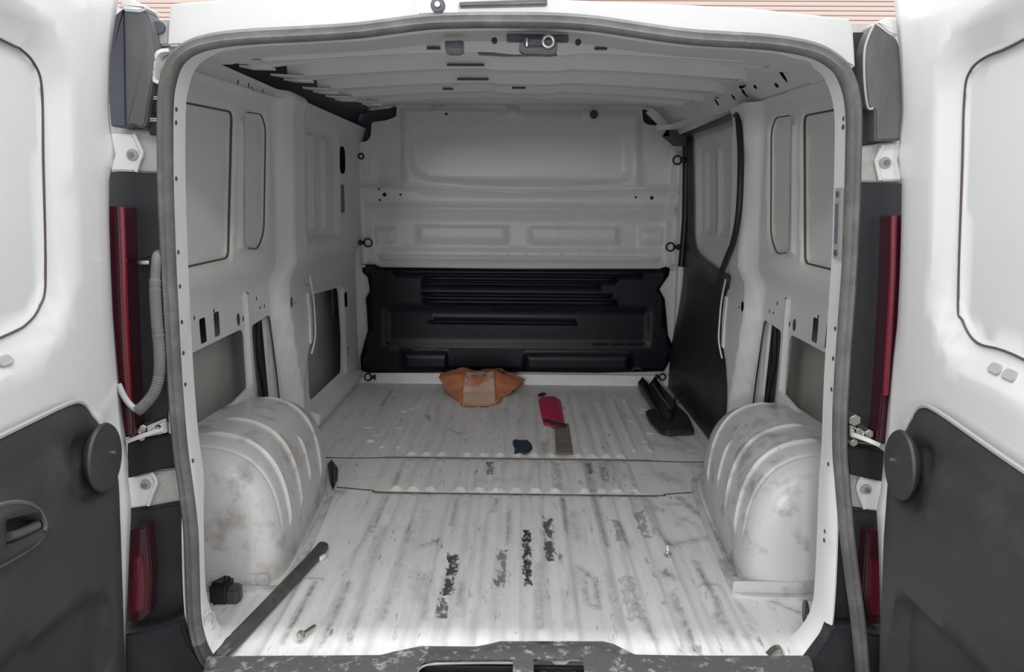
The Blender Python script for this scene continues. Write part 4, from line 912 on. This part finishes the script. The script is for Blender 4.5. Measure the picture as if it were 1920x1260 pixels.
o = empty('lashing_eye', onZ(0, 395, 1150), 'rusty lashing loop at the foot of the left jamb', 'lashing eye', 'floor lashing eyes')
p = onY(.05, 392, 1165); ring('eye_ring', p, (.9, -.4, 0), .022, .004, 'frame_metal', o, squash=.7); cyl('shank', p + Vector((-.01, 0, -.02)), (p.x - .01, p.y, 0), .006, 'frame_metal', o, seg=8)
fix(o)
o = empty('floor_clip', onZ(0, 1460, 1222), 'small bright metal clip on the sill at the right', 'clip')
p = onZ(.008, 1458, 1222); sweep('clip_arch', smooth_path([Vector((p.x - .020, p.y, .0)), Vector((p.x - .006, p.y + .004, .012)), Vector((p.x + .006, p.y + .006, .014)), Vector((p.x + .016, p.y + .004, .0))], 5), [(-.008, -.0012), (.008, -.0012), (.008, .0012), (-.008, .0012)], 'chrome', o, up=Vector((0, 0, 1)))
fix(o)

# ================================================================== LOOSE THINGS ON THE FLOOR
FZ = .0075
# orange fabric bag slumped against the bulkhead
def soft(name, rows, material, parent, levels=3, amp=.006, freq=22, seed=0):
    n = len(rows[0]); V = [v for r in rows for v in r]; Fs = []
    for i in range(len(rows) - 1):
        for j in range(n - 1): Fs.append((i * n + j, i * n + j + 1, (i + 1) * n + j + 1, (i + 1) * n + j))
    bm = bmesh.new(); bv = [bm.verts.new(v) for v in V]
    for f in Fs: bm.faces.new([bv[k] for k in f])
    bmesh.ops.subdivide_edges(bm, edges=bm.edges[:], cuts=7, use_grid_fill=True, smooth=.6)
    for v in bm.verts:
        q = v.co * freq + Vector((seed, 0, 0)); d = noise.noise_vector(q) * amp + noise.noise_vector(q * 2.3) * amp * .45
        v.co += d
        if v.co.z < FZ: v.co.z = FZ
    return bm_obj(name, bm, material, parent, angle=60)
bag = empty('fabric_bag', onZ(0, 900, 740), 'crumpled orange fabric bag with a pale printed front, against the bulkhead', 'bag')
r0 = [onZ(FZ, *p) for p in [(845, 742), (862, 757), (897, 760), (932, 757), (950, 742)]]
r1 = [onY(y, *p) for y, p in [(2.10, (832, 722)), (2.03, (858, 730)), (2.0, (897, 733)), (2.03, (936, 730)), (2.09, (966, 730))]]
r2 = [onY(y, *p) for y, p in [(2.16, (822, 708)), (2.10, (850, 702)), (2.07, (897, 706)), (2.10, (936, 702)), (2.15, (978, 719))]]
r3 = [onY(y, *p) for y, p in [(2.20, (828, 699)), (2.17, (858, 690)), (2.16, (897, 694)), (2.18, (938, 690)), (2.20, (984, 711))]]
r4 = [Vector((p.x, 2.245, max(p.z * .55, FZ))) for p in r3]; r5 = [Vector((p.x, 2.25, FZ)) for p in r3]
soft('bag_body', [r0, r1, r2, r3, r4, r5], 'orange', bag, amp=.008, seed=3)
def shift(pts): return [p + Vector((0, -.012, .003)) for p in pts]
f0 = [onZ(FZ + .002, *p) for p in [(868, 760), (884, 761), (912, 761), (929, 758)]]; f0 = [p + Vector((0, -.006, .004)) for p in f0]
f1 = shift([onY(2.0, *p) for p in [(869, 733), (886, 734), (910, 734), (928, 732)]])
f2 = shift([onY(2.06, *p) for p in [(873, 708), (888, 716), (906, 716), (926, 708)]])
f3 = shift([onY(2.12, *p) for p in [(875, 697), (886, 699), (912, 699), (926, 696)]])
fp = soft('front_panel', [f0, f1, f2, f3], 'pale_cloth', bag, amp=.003, seed=3); fp['label'] = 'pale printed front panel'
q = [onY(2.035, *p) for p in [(889, 696), (911, 697), (899, 711)]]
obj('neck_opening', q + [v + Vector((0, .01, 0)) for v in q], [(0, 1, 2), (3, 5, 4), (0, 3, 4, 1), (1, 4, 5, 2), (2, 5, 3, 0)], 'board', bag, False)
sweep('hem', smooth_path([p + Vector((0, -.003, .002)) for p in f0], 4), circ(.004, 6), 'orange', bag)
sweep('strap', smooth_path([onY(2.13, *p) for p in [(934, 692), (938, 699), (944, 701), (948, 694)]], 5), circ(.006, 6), 'black', bag)
fix(bag)
# red pouch with a dark zip
pouch = empty('zip_pouch', onZ(0, 1033, 770), 'flat red vinyl pouch with dark zip lying on the floor', 'pouch')
pp = rp(XY(FZ + .012, [(1009, 743), (1040, 742), (1051, 746), (1056, 775), (1060, 796), (1040, 797), (1020, 793), (1014, 770)]), .012)
pressed('pouch_body', pp, [(inset(pp, .001), .016, .02), (ell(.165, 1.86, .05, .10), .005, .04)], [], lambda u, v, h: Vector((u, v, FZ + h)), .012, 'pink', pouch)
zp = XY(FZ + .02, [(1021, 785), (1038, 791), (1061, 795)])
sweep('zip', [Vector((v.x, v.y, FZ + .014)) for v in zp], [(-.010, -.004), (.010, -.004), (.010, .004), (-.010, .004)], 'dark_plastic', pouch, up=Vector((0, 0, 1)), smooth=False)
t_ = onZ(FZ, 1016, 742); box('pull_tab', (t_.x, t_.y, FZ + .006), (.025, .05, .010), 'black', pouch, rot=Matrix.Rotation(rad(-25), 3, 'Z'))
fix(pouch)
b = prism('hardboard_strip', rp(XY(FZ + .003, [(1040, 798), (1066, 794), (1074, 850), (1043, 850)]), .006), lambda u, v, h: Vector((u, v, FZ + h)), 0, .004, 'board', None, .001); tag(b, 'dirty brown hardboard strip on the floor below the red pouch', 'board strip')
b = prism('rubber_scrap', rp(XY(FZ + .003, [(961, 827), (968, 825), (975, 828), (988, 826), (996, 832), (999, 839), (994, 846), (985, 850), (978, 847), (964, 851), (966, 843), (963, 836)]), .008), lambda u, v, h: Vector((u, v, FZ + h + .006 * math.sin(u * 60) * math.sin(v * 25))), 0, .008, 'navy', None, .002); tag(b, 'small dark navy scrap of rubber on the floor', 'scrap')
# black bracket: curved base plate with two bars
br = empty('black_bracket', onZ(0, 1245, 775), 'black plastic bracket with two long bars lying by the sliding door', 'bracket')
prism('base_plate', rp(XY(.03, [(1210, 768), (1232, 764), (1262, 750), (1290, 776), (1303, 806), (1250, 808), (1235, 803), (1218, 786)]), [.02, .02, .02, .02, .02, .06, .05, .03]), lambda u, v, h: Vector((u, v, FZ + h)), 0, .022, 'dark_plastic', br, .006)
def bar(pts, z1): 
    p = rp(XY(z1, pts), .004); return prism('bar', p, lambda u, v, h: Vector((u, v, FZ + h)), .012, z1, 'dark_plastic', br, .004)
bar([(1196, 718), (1204, 709), (1216, 720), (1252, 772), (1236, 776)], .045)
bar([(1218, 720), (1227, 709), (1268, 756), (1258, 778), (1242, 772)], .055)
sweep('rib', [onZ(.062, 1224, 721), onZ(.062, 1256, 766)], circ(.005, 6), 'grey_plastic', br)
fix(br)
# bolts
def bolt(label, head, tip, r=.004, hr=.009, grp='loose bolts'):
    o = empty('loose_bolt', onZ(0, *head), label, 'bolt', grp); a = onZ(FZ + hr, *head); b_ = onZ(FZ + r, *tip); d = (b_ - a).normalized()
    cyl('head', a, a + d * .008, hr, 'chrome', o, seg=6, bev=.0015); cyl('washer', a + d * .008, a + d * .010, hr * 1.25, 'chrome', o, seg=16); cyl('thread', a + d * .009, b_, r, 'chrome', o, seg=10)
    return fix(o)
bolt('steel bolt lying on the bright floor near the sill', (560, 1194), (590, 1174), .0045, .009)
o = empty('eye_screw', onZ(0, 1253, 1043), 'small steel eye screw standing in the floor before the right wheel arch', 'screw')
p = onZ(FZ, 1252, 1046); ring('eye', (p.x, p.y, FZ + .010), (0, 1, .3), .0075, .0028, 'chrome', o, n=16, m=6); cyl('shank', (p.x, p.y, FZ + .016), (p.x, p.y + .01, FZ + .030), .003, 'white', o, seg=8); cyl('foot', (p.x, p.y, .0), (p.x, p.y, FZ + .004), .006, 'chrome', o, seg=10)
fix(o)
# black foam block at the foot of the left wheel arch
fb = empty('foam_block', onZ(0, 418, 1130), 'dark broken foam block at the foot of the left wheel arch', 'foam block')
a, c_ = onZ(0, 392, 1136), onZ(0, 425, 1137)
prism('block', rp([(a.x, a.y), (c_.x, c_.y), (c_.x + .004, c_.y + .045), (a.x + .02, a.y + .05)], .006), Zmap, .0, .056, 'black', fb, .008)
d_ = onZ(0, 448, 1136)
prism('torn_corner', rp([(c_.x - .008, c_.y + .006), (d_.x - .008, d_.y), (d_.x, d_.y + .012), (d_.x - .004, d_.y + .04), (c_.x, c_.y + .045)], .006), Zmap, .0, .040, 'rubber_dark', fb, .006)
fix(fb)
# rubber bump pad at the front foot of the left wheel arch
b = prism('rubber_pad', rp(XY(.004, [(614, 872), (622, 864), (634, 880), (633, 902), (624, 922), (619, 905)]), .012), Zmap, .0, .012, 'rubber_dark', None, .003); tag(b, 'small dark rubber pad at the front foot of the left wheel arch', 'pad')
